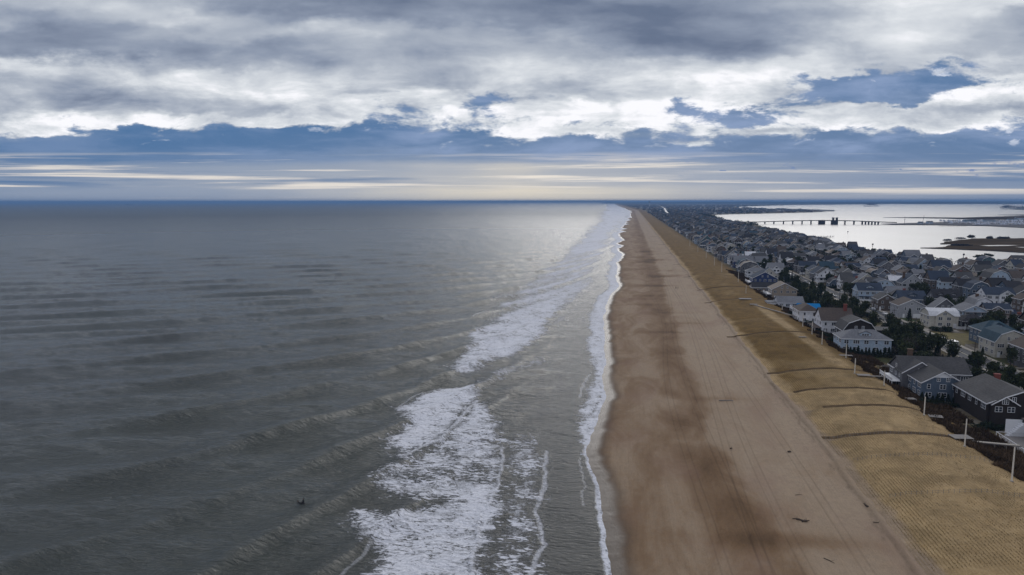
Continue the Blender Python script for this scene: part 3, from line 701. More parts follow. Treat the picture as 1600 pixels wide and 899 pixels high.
# surf belt further up the coast
uo, so_ = interp_px([(735,520),(790,460),(800,450),(840,425),(870,405),(880,392),(905,370),(915,355),(930,345),(935,330)])
sout = np.interp(u, uo, so_); sout = np.where(u > uo[-1], -190 + bend(u), sout)
belt = sstep(-10 - 40 * sstep(600, 2500, u), 16 + 60 * sstep(600, 2500, u), s - sout + 20 * fbm(u / 25, s / 10, 51)) * sstep(310, 380, u)
bands = np.clip(0.44 + 1.5 * fbm(psi / 34, s / 40, 52, 3) + 0.22 * np.sin(ph), 0, 1)
foam = np.maximum(foam, belt * (0.50 + 0.52 * bands) * np.where(d_off > 0, 1, 0) * (0.42 + 0.58 * sstep(12, 34, d_off + 10 * fbm(u / 30, s / 12, 57)) + 0.3 * sstep(600, 1100, u)))
foam = np.maximum(foam, belt * sstep(900, 2200, u) * (0.78 + 0.7 * fbm(u / 120, s / 20, 56)))
# swash lace along the whole waterline
sw = 1.0 + 3.0 * vnoise(u / 14, u * 0, 53) + sstep(230, 330, u) * 5 + sstep(500, 1500, u) * 8
sw = np.where(u < 178, 0.8, sw)
foam = np.maximum(foam, 0.90 * (1 - sstep(sw * 0.6, sw * 1.5, d_off)))
foam = np.where(d_off < -3, 0.2, foam)
lip = np.zeros(s.shape)
for pts, wd, a in [([(786,700),(783,730),(778,765),(752,806),(746,835),(738,870),(736,905)], .55, .9), ([(745,625),(720,652),(690,690),(650,704),(630,714),(622,712)], .9, .9),
                   ([(852,705),(850,760),(838,800),(842,825),(852,852),(835,875),(828,905)], .6, .75), ([(578,846),(560,868),(540,890),(520,915)], .5, .35),
                   ([(786,700),(760,712),(740,722)], .4, .7), ([(624,634),(650,617),(690,605)], .4, .6), ([(775,466),(800,461)], 1.2, .9), ([(740,494),(772,484)], 1.0, .5), ([(905,622),(912,600),(922,585)], .5, .5),
                   ([(906,716),(912,760),(908,790)], .3, .3)]:
    lip = np.maximum(lip, a * line_mask(s, u, pts, wd))
lip = np.maximum(lip, 0.9 * (1 - sstep(0.25, 0.6, np.abs(d_off - 0.4 - 0.5 * fbm(u / 2, s / 2, 54)))))
z += 0.35 * np.maximum(lip - 0.2, 0) * fade * sstep(8, 25, d_off) + 0.12 * foam * fade
v = np.stack([s, u, z], -1).reshape(-1, 3)
fc = grid_faces(NR, NC)
cs = (s - 60 - bend(u)).reshape(-1)
keep = (cs[fc].min(1) < 0)
fc = fc[keep]
used = np.zeros(len(v), bool); used[fc.ravel()] = True
remap = np.cumsum(used) - 1
me = new_mesh('sea', v[used], remap[fc][:, ::-1], [M_sea], True)
set_attr(me, 'foam', foam.reshape(-1)[used]); set_attr(me, 'lip', lip.reshape(-1)[used])
set_attr(me, 'shoal', ((1 - sstep(10, 75, d_off)) * (d_off > -9)).reshape(-1)[used])
tag(link('sea', me), kind='structure')
# bay
ur = urows(140, 80, 22000); tt = np.linspace(0, 1, 60)
s0 = (70 + bend(ur))[:, None]; s = s0 + (ur[:, None] * 1.3 + 300) * tt[None, :]; u = np.repeat(ur[:, None], 60, 1)
me = new_mesh('bay_water', np.stack([s, u, s * 0 - 0.02], -1).reshape(-1, 3), grid_faces(140, 60), [M_bay], True)
tag(link('bay_water', me), kind='structure')

# ---- islands, marsh and far shores
def island(name, pts, z, m, jit=6.0, bank=None, world=False, seed=1):
    w = [p if world else un(p[0], p[1], 0) for p in pts]; P = []
    for i in range(len(w)):
        a, b = w[i], w[(i + 1) % len(w)]; L = math.hypot(b[0] - a[0], b[1] - a[1]); k = max(1, int(L / (jit * 3)))
        for j in range(k):
            t = j / k; q = (a[0] + (b[0] - a[0]) * t, a[1] + (b[1] - a[1]) * t)
            P.append((q[0] + jit * float(fbm(q[0] / (jit * 3), q[1] / (jit * 3), seed)) * 2, q[1] + jit * float(fbm(q[0] / (jit * 3), q[1] / (jit * 3), seed + 9)) * 2))
    n = len(P); cx = sum(p[0] for p in P) / n; cy = sum(p[1] for p in P) / n
    vs = [(p[0], p[1], z) for p in P] + [(cx + (p[0] - cx) * 1.01 + (p[0] - cx) * 0, p[1], -0.6) for p in P]
    fs = [tuple(range(n))] + [(i, i + n, (i + 1) % n + n, (i + 1) % n) for i in range(n)]
    me = new_mesh(name, vs, fs, [m, bank or m], False, [0] + [1] * n)
    return tag(link(name, me), kind='structure')
island('marsh_island', [(1440,389),(1475,388),(1490,383),(1470,383),(1480,379),(1500,377),(1520,374.5),(1640,374),(1700,374),(1700,399),(1600,396.5),(1540,393),(1490,391)], 0.9, M_marsh, 5, M_mud)
for i, pts in enumerate([[(1530,384.6),(1560,384.0),(1592,384.2),(1575,385.3),(1545,385.6)], [(1585,387.2),(1640,386.8),(1640,388.2),(1600,388.2)]]):
    w = [un(a, b, 0.9) for a, b in pts]
    me = new_mesh('marsh_pool', [(p[0], p[1], 0.908) for p in w], [tuple(range(len(w)))], [M_bay]); tag(link('marsh_pool', me), kind='structure')
island('causeway_island', [(1375,351.3),(1450,349.5),(1520,347),(1600,344),(1720,340),(1720,362),(1600,357.5),(1540,354.5),(1470,353.2),(1400,352.6)], 1.6, M_mud, 8)
island('marsh_spit', [(1382,341.2),(1440,341),(1500,341.5),(1560,340),(1720,335),(1720,345),(1600,344),(1520,344.5),(1480,342.8)], 1.4, M_marsh, 10, M_mud)
island('marsh_spit', [(1560,337.2),(1700,335.8),(1700,338),(1600,337.9)], 1.2, M_marsh, 10, M_mud)
island('wooded_island', [(1350,322.8),(1372,322.6),(1372,323.3),(1352,323.5)], 3, M_forest, 20)
island('wooded_island', [(1565,327.6),(1700,326.8),(1700,330),(1600,329.2)], 3, M_forest, 20)
island('bay_spit', [(1110,330),(1200,326.8),(1240,327.3),(1302,329.2),(1302,331.0),(1200,331.5),(1140,333.0),(1112,334.6)], 1.5, M_mud, 20)
island('bayside_ground', [(300,500), (300,690), (335,722), (352,752), (385,800), (447,868), (700,1040), (900,900), (900,500)], 2.6, M_town, 4, M_mud, world=True)

# far mainland: a long rise of woods behind everything
NU, NS = 26, 420
ss = np.linspace(-900, 24000, NS); base = np.interp(ss, [-900, 1500, 6000, 24000], [21000, 17500, 15500, 14500])
tz = np.linspace(0, 1, NU)
s = np.repeat(ss[None, :], NU, 0); u = base[None, :] + tz[:, None] * 5200
prof = np.interp(tz, [0, 0.02, 0.1, 1], [0, 16, 20, 52])
z = prof[:, None] * (0.9 + 0.30 * fbm(s / 260, u / 260, 81, 4) + 0.2 * vnoise(s / 1900, u * 0, 82)) - 0.2
z *= np.interp(ss, [-900, 600, 2500], [0.45, 0.75, 1.0])[None, :]
me = new_mesh('far_mainland', np.stack([s, u, z], -1).reshape(-1, 3), grid_faces(NU, NS), [M_forest], False)
tag(link('far_mainland', me), kind='structure')

# ================================================================== roads
def ribbon(name, cl, w, m, lift, step=8.0):
    """strip of road along a centre line of (s,u) points, draped on the ground"""
    P = []
    for i in range(len(cl) - 1):
        a, b = cl[i], cl[i + 1]; L = math.hypot(b[0] - a[0], b[1] - a[1]); k = max(1, int(L / step))
        for j in range(k): P.append((a[0] + (b[0] - a[0]) * j / k, a[1] + (b[1] - a[1]) * j / k))
    P.append(cl[-1]); P = np.array(P); T = np.gradient(P, axis=0); T /= np.linalg.norm(T, axis=1)[:, None] + 1e-9
    Nn = np.stack([T[:, 1], -T[:, 0]], 1); rows = []
    for k in (-0.5, 0.5):
        q = P + Nn * w * k; rows.append(np.column_stack([q, np.zeros(len(q))]))
    V = np.stack(rows, 1).reshape(-1, 3)
    zc = np.maximum(dune_h(P[:, 0], P[:, 1]), 3.0)
    V[:, 2] = np.repeat(zc + lift, 2)
    me = new_mesh(name, V, grid_faces(len(P), 2)[:, ::-1], [m])
    return tag(link(name, me), kind='structure')
def ground_z(s, u): return max(gh(s, u), 3.0) if s > 95 else gh(s, u)
AVE, AVW = 135.5, 8.6
ave = [(AVE, 100), (AVE, 1900), (134, 2366), (180, 3600), (262, 5600), (317, 6867)]
ribbon('avenue', ave, AVW, M_asph, 0.06)
for sgn in (-1, 1):
    ribbon('kerb', [(AVE + sgn * (AVW / 2 + 0.18), 100), (AVE + sgn * (AVW / 2 + 0.18), 900)], 0.3, M_conc, 0.18)
    ribbon('pavement', [(AVE + sgn * (AVW / 2 + 1.4), 100), (AVE + sgn * (AVW / 2 + 1.4), 900)], 1.6, M_conc, 0.14)
ribbon('road_line', [(AVE, 100), (AVE, 900)], 0.18, M_paint, 0.066)
ribbon('far_road', [(141, 2300), (186, 3600), (268, 5600), (323, 6867), (350, 8200)], 14, M_farroad, 0.12)
ribbon('back_road', [(206, 100), (206, 1900)], 7.4, M_asph, 0.06)
for sgn in (-1, 1): ribbon('pavement', [(206 + sgn * 4.6, 100), (206 + sgn * 4.6, 900)], 1.4, M_conc, 0.12)
CROSS = [446, 610, 780, 985, 1240]
for cu in CROSS:
    ribbon('cross_street', [(112, cu), (278, cu + 1)], 6.0, M_asph, 0.052)
    ribbon('pavement', [(140, cu - 4), (200, cu - 4)], 1.4, M_conc, 0.10)

# ---- open ground patches: lawns, gravel yards, bare sand
def patch(name, pts, m, lift, px=True, z=3.0, jit=0.0):
    w = [un(a, b, z) for a, b in pts] if px else pts
    me = new_mesh(name, [(a, b, ground_z(a, b) + lift) for a, b in w], [tuple(range(len(w)))], [m])
    return tag(link(name, me), kind='structure')
patch('lawn', [(142, 318), (168, 318), (168, 347), (142, 350)], M_lawn, 0.03, False)
patch('lawn', [(142.5, 372), (147, 372), (147, 398), (142.5, 398)], M_lawng, 0.03, False)
patch('lawn', [(142, 250), (170, 250), (170, 268), (142, 268)], M_lawng, 0.03, False)
patch('lawn', [(176, 470), (200, 470), (200, 486), (176, 486)], M_lawng, 0.03, False)
patch('lawn', [(211.5, 420), (232, 420), (232, 440), (211.5, 440)], M_lawng, 0.03, False)
for i in range(26):
    a = random.choice([142, 150, 176, 211.5, 232, 250, 112]); b = 300 + i * 34 + random.uniform(-8, 8)
    patch('gravel_yard', [(a, b), (a + random.uniform(9, 16), b), (a + 14, b + random.uniform(6, 14)), (a + 1, b + 12)], M_gravel, 0.034 + 0.004 * (i % 4), False)
patch('driveway', [(142.4, 353), (156, 352.5), (156, 358), (142.4, 358.5)], M_conc, 0.05, False)
patch('driveway', [(142.4, 268.5), (160, 268.5), (160, 274), (142.4, 274)], M_gravel, 0.05, False)
patch('pool_terrace', [(110.6, 208), (130, 208), (130, 226), (112, 226)], M_conc, 0.05, False)
patch('pool_terrace', [(85.5, 226), (93, 228), (93, 246), (86.5, 245)], M_conc, 0.05, False)
patch('sand_drive', [(94, 268), (128, 265), (128, 272), (94, 275.5)], M_gravel, 0.05, False)
patch('sand_drive', [(94, 486), (126, 482), (126, 488), (94, 493)], M_gravel, 0.05, False)
patch('lawn', [(112, 276), (126, 276), (126, 280), (112, 280)], M_lawn, 0.03, False)

# ---- beach access paths: worn dark matting over the dune, and bare sand lanes
def over_dune(name, u0, s0, s1, w, m, lift, curve=0.0, n=44):
    V = []
    for i in range(n + 1):
        t = i / n; s_ = s0 + (s1 - s0) * t; u_ = u0 + curve * (t - 0.5) ** 2
        for k in (-1, 1):
            V.append((s_, u_ + k * w / 2, gh(s_, u_ + k * w / 2) + lift))
    F_ = [(2 * i, 2 * i + 2, 2 * i + 3, 2 * i + 1) for i in range(n)]
    return tag(link(name, new_mesh(name, V, F_, [m])), kind='structure')
for pu, w, sA in [(183.5, 2.0, 50.5), (208, 1.9, 57), (227, 1.9, 53), (252, 2.2, 49.5), (323, 2.4, 45), (431, 2.6, 46), (492, 2.2, 47), (578, 2.6, 44), (690, 2.6, 42), (840, 3, 42), (1010, 3.5, 40), (1240, 4, 38)]:
    over_dune('beach_path', pu, sA, 83, w, M_mat, 0.05)
for pu, w, s1 in [(323, 2.2, 116), (362, 1.4, 104)]:
    over_dune('beach_path', pu, 83.01, s1, w, M_mat if pu == 323 else M_gravel, 0.05)

# ================================================================== grass and scrub (nobody could count it)
def blades(n, place, hgt, wid, name, m, label, cat, lean=0.4, per=3, seed=3):
    rng = np.random.default_rng(seed); S, Q = place(rng, n); n = len(S)
    Z = dune_h(S, Q); V = np.zeros((n, per, 3, 3)); 
    for k in range(per):
        a = rng.uniform(0, 2 * math.pi, n); h = hgt * rng.uniform(0.5, 1.2, n); w = wid * rng.uniform(0.6, 1.3, n)
        ca_, sa_ = np.cos(a), np.sin(a); lx = rng.normal(0, lean, n) * h; ly = rng.normal(0, lean, n) * h
        V[:, k, 0] = np.stack([S - ca_ * w, Q - sa_ * w, Z - 0.03], -1)
        V[:, k, 1] = np.stack([S + ca_ * w, Q + sa_ * w, Z - 0.03], -1)
        V[:, k, 2] = np.stack([S + lx, Q + ly, Z + h], -1)
    V = V.reshape(-1, 3); Fc = np.arange(len(V)).reshape(-1, 3)
    o = link(name, new_mesh(name, V, Fc, [m])); tag(o, label, cat, kind='stuff'); return o
def rows_place(rng, n):
    S = []; Q = []
    for r in np.arange(51.2, 85, 0.62):
        k = int((330 - 118) / 0.34)
        q = 118 + np.arange(k) * 0.34 + rng.uniform(-.12, .12, k); x = np.full(k, r) + rng.normal(0, .04, k) + 3.0 * (0)
        dens = 0.62 + 2.6 * fbm(x / 7, q / 11, 91) + 1.2 * fbm(x / 1.6, q / 2.0, 92)
        ok = rng.uniform(0, 1, k) < dens
        for pu in PATHS: ok &= np.abs(q - pu) > 0.9
        ok &= np.abs(q - 146) > .5; ok &= np.abs(q - 166.5) > .5
        S.append(x[ok]); Q.append(q[ok])
    return np.concatenate(S), np.concatenate(Q)
blades(0, rows_place, 0.20, 0.07, 'dune_grass', M_tuft, 'rows of planted straw-coloured beach grass tufts on the dune', 'grass', 0.5, 2)
def scrub_place(rng, n):
    S = rng.uniform(82, 96, n); Q = 120 + 500 * rng.uniform(0, 1, n) ** 1.8
    k = (fbm(S / 5, Q / 5, 95) + 0.32 * sstep(82, 86, S) - 0.14 > 0)
    k &= np.abs(Q - 323) > 1.5
    return S[k], Q[k]
blades(52000, scrub_place, 0.95, 0.22, 'dune_scrub', M_scrub, 'dark brown leafless scrub behind the dune crest', 'scrub', 0.5, 2, 4)

# ================================================================== trees
def leaf_cloud(name, m, n, shape, size, seed, clumps=9):
    """many small leaf faces in uneven clumps"""
    rng = np.random.default_rng(seed); P = []
    if shape == 'cone':
        t = rng.uniform(0, 1, n) ** 0.8; a = rng.uniform(0, 2 * math.pi, n); r = (1 - t) ** 0.8 * (0.75 + 0.35 * np.sin(a * 3 + seed) * 0.5) * np.sqrt(rng.uniform(0.35, 1, n))
        P = np.stack([r * np.cos(a) * 0.5, r * np.sin(a) * 0.5, t], -1)
        P += rng.normal(0, 0.03, P.shape)
    else:
        C = []
        for i in range(clumps):
            a = rng.uniform(0, 2 * math.pi); r = 0.30 * math.sqrt(rng.uniform(0, 1)); z0 = rng.uniform(0.40, 0.85) if shape != 'flat' else rng.uniform(0.86, 0.97)
            if shape == 'flat': r = 0.5 * math.sqrt(rng.uniform(0, 1))
            C.append((r * math.cos(a), r * math.sin(a), z0, rng.uniform(0.13, 0.25)))
        if shape == 'bush': C = [(c[0] * 1.1, c[1] * 1.1, c[2] * 0.6 - 0.05, c[3] * 1.1) for c in C]
        idx = rng.integers(0, clumps, n); C = np.array(C)
        d = rng.normal(0, 1, (n, 3)); d /= np.linalg.norm(d, axis=1)[:, None]; rad = rng.uniform(0.55, 1.05, n)[:, None] * C[idx, 3:4]
        if shape == 'flat': d[:, 2] *= 0.25
        P = C[idx, :3] + d * rad
    P[:, 2] = np.maximum(P[:, 2], 0.02)
    V = np.zeros((n, 4, 3)); u1 = rng.normal(0, 1, (n, 3)); u1 /= np.linalg.norm(u1, axis=1)[:, None]
    u2 = np.cross(u1, rng.normal(0, 1, (n, 3))); u2 /= np.linalg.norm(u2, axis=1)[:, None]
    sz = size * rng.uniform(0.5, 1.4, n)[:, None]
    V[:, 0] = P - u1 * sz; V[:, 1] = P + u2 * sz * 0.7; V[:, 2] = P + u1 * sz; V[:, 3] = P - u2 * sz * 0.7
    return new_mesh(name, V.reshape(-1, 3), np.arange(n * 4).reshape(-1, 4), [m])
def trunk_mesh(name, limbs, h0, r, seed, twigs=0):
    rnd = random.Random(seed); mb = MB(); mb.tube((0, 0, -0.05), (0, 0, h0), r, r * 0.6, 6)
    for i in range(limbs):
        a = rnd.uniform(0, 6.28); z0 = h0 * rnd.uniform(0.6, 1.0); L = rnd.uniform(0.22, 0.38)
        e = (L * math.cos(a), L * math.sin(a), z0 + rnd.uniform(0.15, 0.42)); mb.tube((0, 0, z0), e, r * 0.45, r * 0.18, 5)
        for k in range(twigs):
            b = a + rnd.uniform(-0.9, 0.9); t = rnd.uniform(0.35, 1)
            s_ = (e[0] * t, e[1] * t, z0 + (e[2] - z0) * t)
            mb.tube(s_, (s_[0] + 0.22 * math.cos(b), s_[1] + 0.22 * math.sin(b), s_[2] + rnd.uniform(0.06, 0.24)), r * 0.14, r * 0.05, 3)
    return mb.mesh(name, [M_bark])
CR = {'cedar': [leaf_cloud('crown', M_ever, 560, 'cone', 0.065, i) for i in range(3)],
      'bush': [leaf_cloud('crown', M_ever, 700, 'bush', 0.062, 10 + i) for i in range(3)],
      'olive': [leaf_cloud('crown', M_ever2, 720, 'round', 0.052, 20 + i, 11) for i in range(3)],
      'pine': [leaf_cloud('crown', M_ever, 380, 'flat', 0.05, 30 + i, 8) for i in range(2)],
      'bare': [leaf_cloud('crown', M_twig, 260, 'round', 0.022, 40 + i, 12) for i in range(3)]}
TK = {'cedar': trunk_mesh('trunk', 2, 0.5, 0.03, 1), 'bush': trunk_mesh('trunk', 4, 0.2, 0.03, 2), 'olive': trunk_mesh('trunk', 6, 0.45, 0.035, 3),
      'pine': trunk_mesh('trunk', 6, 0.8, 0.02, 4), 'bare': trunk_mesh('trunk', 9, 0.38, 0.022, 5, 3)}
TNAME = {'cedar': ('cedar_tree', 'tree'), 'bush': ('evergreen_shrub', 'shrub'), 'olive': ('broadleaf_tree', 'tree'), 'pine': ('umbrella_pine', 'tree'), 'bare': ('bare_tree', 'tree')}
TDESC = {'cedar': 'dark pointed cedar', 'bush': 'low dark evergreen shrub', 'olive': 'olive-green round tree', 'pine': 'flat-topped pine on a bare trunk', 'bare': 'leafless grey tree'}
def tree(kind, s, u, h, w, label, group=None):
    t = thing(TNAME[kind][0], label, TNAME[kind][1], (s, u, ground_z(s, u)), random.uniform(0, 6.28), group)
    c = link('crown', random.choice(CR[kind]), t); c.scale = (w, w, h)
    k = link('trunk', TK[kind], t); k.scale = (h, h, h) if kind != 'bush' else (w, w, h)
    return t

# ================================================================== houses
WIN = {}
def win_mesh(w, h, kind):
    """white frame with muntins, standing 5 cm proud of the wall; outward is -y"""
    key = (round(w, 2), round(h, 2), kind)
    if key in WIN: return WIN[key]
    f = MB(); b = 0.09
    f.box(-w/2 - b, w/2 + b, -0.07, 0.0, h, h + b); f.box(-w/2 - b, w/2 + b, -0.10, 0.0, -b, 0)
    f.box(-w/2 - b, -w/2, -0.07, 0.0, 0.001, h - 0.001); f.box(w/2, w/2 + b, -0.07, 0.0, 0.001, h - 0.001)
    n = {'single': 0, 'double': 1, 'triple': 2}[kind]
    for i in range(n):
        x = -w/2 + w * (i + 1) / (n + 1); f.box(x - 0.06, x + 0.06, -0.06, 0, 0.001, h - 0.001)
    for i in range(n + 1):
        a = -w/2 + w * i / (n + 1) + 0.062; c = -w/2 + w * (i + 1) / (n + 1) - 0.062
        f.box(a, c, -0.05, 0, h * 0.5 - 0.03, h * 0.5 + 0.03)
    g = MB(); g.box(-w/2 + 0.002, w/2 - 0.002, -0.030, -0.004, 0.002, h - 0.002)
    WIN[key] = (f.mesh('window', [M_trim]), g.mesh('pane', [M_glass])); return WIN[key]
def put_window(par, x, y, z, w, h, kind, face):
    fm, gm = win_mesh(w, h, kind)
    rz = {'front': 0, 'left': -math.pi/2, 'right': math.pi/2, 'back': math.pi}[face]
    a = link('window', fm, par, (x, y, z), rz); link('pane', gm, a); return a
def rect_roof(mb, x0, x1, y0, y1, ze, zr, kind, t=0.22, inset=0.25):
    """thick roof slabs. ridge along x ('gx'), along y ('gy'), hipped, gambrel ('mx','my'), flat"""
    cx, cy = (x0 + x1) / 2, (y0 + y1) / 2
    if kind == 'gy': mb.prism([(x0, ze), (cx, zr), (x1, ze), (x1, ze - t), (cx, zr - t * 1.2), (x0, ze - t)], 'y', y0, y1)
    elif kind == 'gx': mb.prism([(y0, ze), (cy, zr), (y1, ze), (y1, ze - t), (cy, zr - t * 1.2), (y0, ze - t)], 'x', x0, x1)
    elif kind in ('my', 'mx'):
        a0, a1, c = (x0, x1, cx) if kind == 'my' else (y0, y1, cy); k = (a1 - a0) * 0.17; zm = ze + (zr - ze) * 0.66
        poly = [(a0, ze), (a0 + k, zm), (c, zr), (a1 - k, zm), (a1, ze), (a1 - .1, ze - t), (a1 - k - t, zm - t), (c, zr - t * 1.2), (a0 + k + t, zm - t), (a0 + .1, ze - t)]
        mb.prism(poly, 'y' if kind == 'my' else 'x', *((y0, y1) if kind == 'my' else (x0, x1)))
    elif kind == 'hip':
        w, d = x1 - x0, y1 - y0
        if w >= d: r0, r1 = (x0 + d / 2 * 0.95, cy), (x1 - d / 2 * 0.95, cy)
        else: r0, r1 = (cx, y0 + w / 2 * 0.95), (cx, y1 - w / 2 * 0.95)
        vs = [(x0, y0, ze), (x1, y0, ze), (x1, y1, ze), (x0, y1, ze), (r0[0], r0[1], zr), (r1[0], r1[1], zr),
              (x0, y0, ze - t), (x1, y0, ze - t), (x1, y1, ze - t), (x0, y1, ze - t)]
        if w >= d: fs = [(0, 1, 5, 4), (1, 2, 5), (2, 3, 4, 5), (3, 0, 4)]
        else: fs = [(0, 1, 4), (1, 2, 5, 4), (2, 3, 5), (3, 0, 4, 5)]
        fs += [(6, 7, 1, 0), (7, 8, 2, 1), (8, 9, 3, 2), (9, 6, 0, 3), (9, 8, 7, 6)]
        mb.add(vs, fs)
    else:
        mb.box(x0, x1, y0, y1, ze - t, ze)
def wall_block(mb, x0, x1, y0, y1, z0, ze, zr, kind):
    """walls with their gable ends; the eave line of the roof slab sits on top"""
    cx, cy = (x0 + x1) / 2, (y0 + y1) / 2; e = ze - 0.24
    if kind == 'gy': mb.prism([(x0, z0), (x1, z0), (x1, e), (cx, zr - 0.34), (x0, e)], 'y', y0, y1)
    elif kind == 'gx': mb.prism([(y0, z0), (y1, z0), (y1, e), (cy, zr - 0.34), (y0, e)], 'x', x0, x1)
    elif kind in ('my', 'mx'):
        a0, a1, c = (x0, x1, cx) if kind == 'my' else (y0, y1, cy); k = (a1 - a0) * 0.17 + 0.22; zm = ze + (zr - ze) * 0.66 - 0.34
        mb.prism([(a0, z0), (a1, z0), (a1, e), (a1 - k, zm), (c, zr - 0.36), (a0 + k, zm), (a0, e)], 'y' if kind == 'my' else 'x', *((y0, y1) if kind == 'my' else (x0, x1)))
    else: mb.box(x0, x1, y0, y1, z0, e)
def rake(mb, x0, x1, ze, zr, y, kind='gy', th=0.24):
    """white verge boards on a gable that faces the camera side"""
    cx = (x0 + x1) / 2
    if kind == 'my':
        k = (x1 - x0) * 0.17; zm = ze + (zr - ze) * 0.66; P = [(x0, ze), (x0 + k, zm), (cx, zr), (x1 - k, zm), (x1, ze)]
    else: P = [(x0, ze), (cx, zr), (x1, ze)]
    for a, b in zip(P[:-1], P[1:]):
        mb.prism([(a[0], a[1] + 0.03), (b[0], b[1] + 0.03), (b[0], b[1] - th - .05), (a[0], a[1] - th - .05)], 'y', y - 0.07, y)
TAKEN = []
def zoff(i): return 0.003 * (i % 5)
def house(s, u, w, d, floors, kind, wall, roof, label, rot=0.0, rise=None, detail=2, chimney=None, dormer=0, porch=None, wing=None, cross=None, fh=2.9, base=0.5, garage=False, balcony=False, upper=1.0, group='houses of the beach town', wrows=None, gable_white=False, cols=None):
    """s,u = middle of the plan; the face at -y looks to the camera, the face at -x to the ocean"""
    TAKEN.append((s, u, w + (6 if wing else 1), d + 2))
    root = thing('house', label, 'house', (s, u, ground_z(s, u) - 0.15), rot, group)
    z0 = 0.0; ze = base + floors * fh + 0.2; ov = 0.45
    span = w if kind in ('gy', 'my') else d
    rise = rise if rise is not None else span * (0.36 if kind[0] == 'g' else 0.45 if kind[0] == 'm' else 0.26)
    zr = ze + (rise if kind != 'flat' else 0)
    x0, x1, y0, y1 = -w/2, w/2, -d/2, d/2
    wb = MB(); wall_block(wb, x0, x1, y0, y1, z0, ze, zr, kind)
    rb = MB(); rect_roof(rb, x0 - ov, x1 + ov, y0 - ov, y1 + ov, ze, zr + (ov * 0.3 if kind[0] in 'gm' else 0), kind)
    tb = MB()
    rt = zr + (ov * 0.3 if kind[0] in 'gm' else 0)
    if kind in ('gy', 'my'): rake(tb, x0 - ov, x1 + ov, ze, rt, y0 - ov, kind)
    else: tb.box(x0 - ov, x1 + ov, y0 - ov - 0.06, y0 - ov - 0.003, ze - 0.30, ze - 0.02)
    tb.box(x0 - ov - 0.06, x0 - ov - 0.003, y0 - ov, y1 + ov, ze - 0.30, ze - 0.02)
    wings = []
    if cross:   # (x offset, width, depth out, rise, extra): gable facing the camera
        cx, cw, cd = cross[:3]; cz = ze + cw * 0.34; wall_block(wb, cx - cw/2, cx + cw/2, y0 - cd, y0 + 1.0, z0, ze, cz, 'gy')
        rect_roof(rb, cx - cw/2 - .4, cx + cw/2 + .4, y0 - cd - .4, y0 + d * 0.45, ze - 0.012, cz + .12, 'gy'); rake(tb, cx - cw/2 - .4, cx + cw/2 + .4, ze - .012, cz + .12, y0 - cd - .4)
        wings.append((cx, cw, cd, cz))
    if wing:    # (x offset, y offset, width, depth, floors, kind)
        wx, wy, ww, wd, wf, wk = wing; we = base + wf * fh + 0.1; wr = we + ((ww if wk in ('gy', 'my') else wd) * 0.3 if wk != 'flat' else 0)
        wall_block(wb, wx - ww/2, wx + ww/2, wy - wd/2, wy + wd/2, z0, we, wr, wk)
        rect_roof(rb, wx - ww/2 - .35, wx + ww/2 + .35, wy - wd/2 - .35, wy + wd/2 + .35, we, wr, wk)
    link('wall', wb.mesh('wall', [WALL[wall]]), root)
    link('roof', rb.mesh('roof', [ROOF[roof]]), root)
    link('trim', tb.mesh('trim', [M_trim]), root)
    W_ = []     # windows: x, y, z, w, h, kind, face
    blocked = None
    if cross: blocked = (cross[0] - cross[1]/2 - .6, cross[0] + cross[1]/2 + .6)
    for f_ in range(floors):
        zz = base + f_ * fh + 0.95
        if wrows is not None and f_ not in wrows: continue
        n = cols or max(2, int(w / 3.3)); 
        for i in range(n):
            x = x0 + w * (i + 0.5) / n
            if blocked and blocked[0] < x < blocked[1]: continue
            if garage and f_ == 0 and x > 0: continue
            kd = ['double', 'single', 'double', 'triple'][(i * 3 + f_ + int(s)) % 4]; ww = {'single': .85, 'double': 1.6, 'triple': 2.3}[kd]
            W_.append((x, y0, zz, min(ww, w / n * 0.62), 1.35, kd, 'front'))
        n = max(2, int(d / 3.4))
        for i in range(n):
            y = y0 + d * (i + 0.5) / n; kd = ['double', 'triple', 'single'][(i + f_) % 3]; ww = {'single': .85, 'double': 1.6, 'triple': 2.3}[kd]
            W_.append((x0, y, zz, min(ww, d / n * 0.66), 1.45, kd, 'left'))
            if detail >= 3 or i % 2 == 0: W_.append((x1, y, zz, min(1.2, d / n * .5), 1.35, 'double', 'right'))
        if cross:
            for k in ((-.24, .24) if cross[1] > 5 else (0,)): W_.append((cross[0] + k * cross[1], y0 - cross[2], zz, min(1.7, cross[1] * .3), 1.35, 'double', 'front'))
    if kind in ('gy', 'my') and rise > 2.2:
        if kind == 'my' or rise > 3.4:
            for k in (-1, 1): W_.append((k * w * 0.11, y0, ze + rise * 0.16, 0.9, 1.25, 'double', 'front'))
        else: W_.append((0, y0, ze + rise * 0.12, 1.1, 1.1, 'double', 'front'))
    if kind == 'gx' and rise > 2.4: W_.append((x0, 0, ze + rise * 0.10, 1.2, 1.1, 'double', 'left'))
    if cross and cross[1] > 5: W_.append((cross[0], y0 - cross[2], ze + cross[1] * 0.03, 1.5, 1.15, 'triple', 'front'))
    if detail >= 2:
        for q in W_: put_window(root, *q)
    else:
        mb = MB(); gb = MB()
        for (x, y, z, ww, hh, kd, face) in W_:
            for (bb, g, o_) in ((mb, .10, .06), (gb, 0, .075)):
                if face == 'front': bb.box(x - ww/2 - g, x + ww/2 + g, y - o_, y - .001, z - g, z + hh + g)
                elif face == 'left': bb.box(x - o_, x - .001, y - ww/2 - g, y + ww/2 + g, z - g, z + hh + g)
                else: bb.box(x + .001, x + o_, y - ww/2 - g, y + ww/2 + g, z - g, z + hh + g)
        if mb.v:
            off = len(mb.v); mb.add(gb.v, gb.f, 1)
            tag(link('windows', mb.mesh('windows', [M_trim, M_glass]), root), kind='stuff')
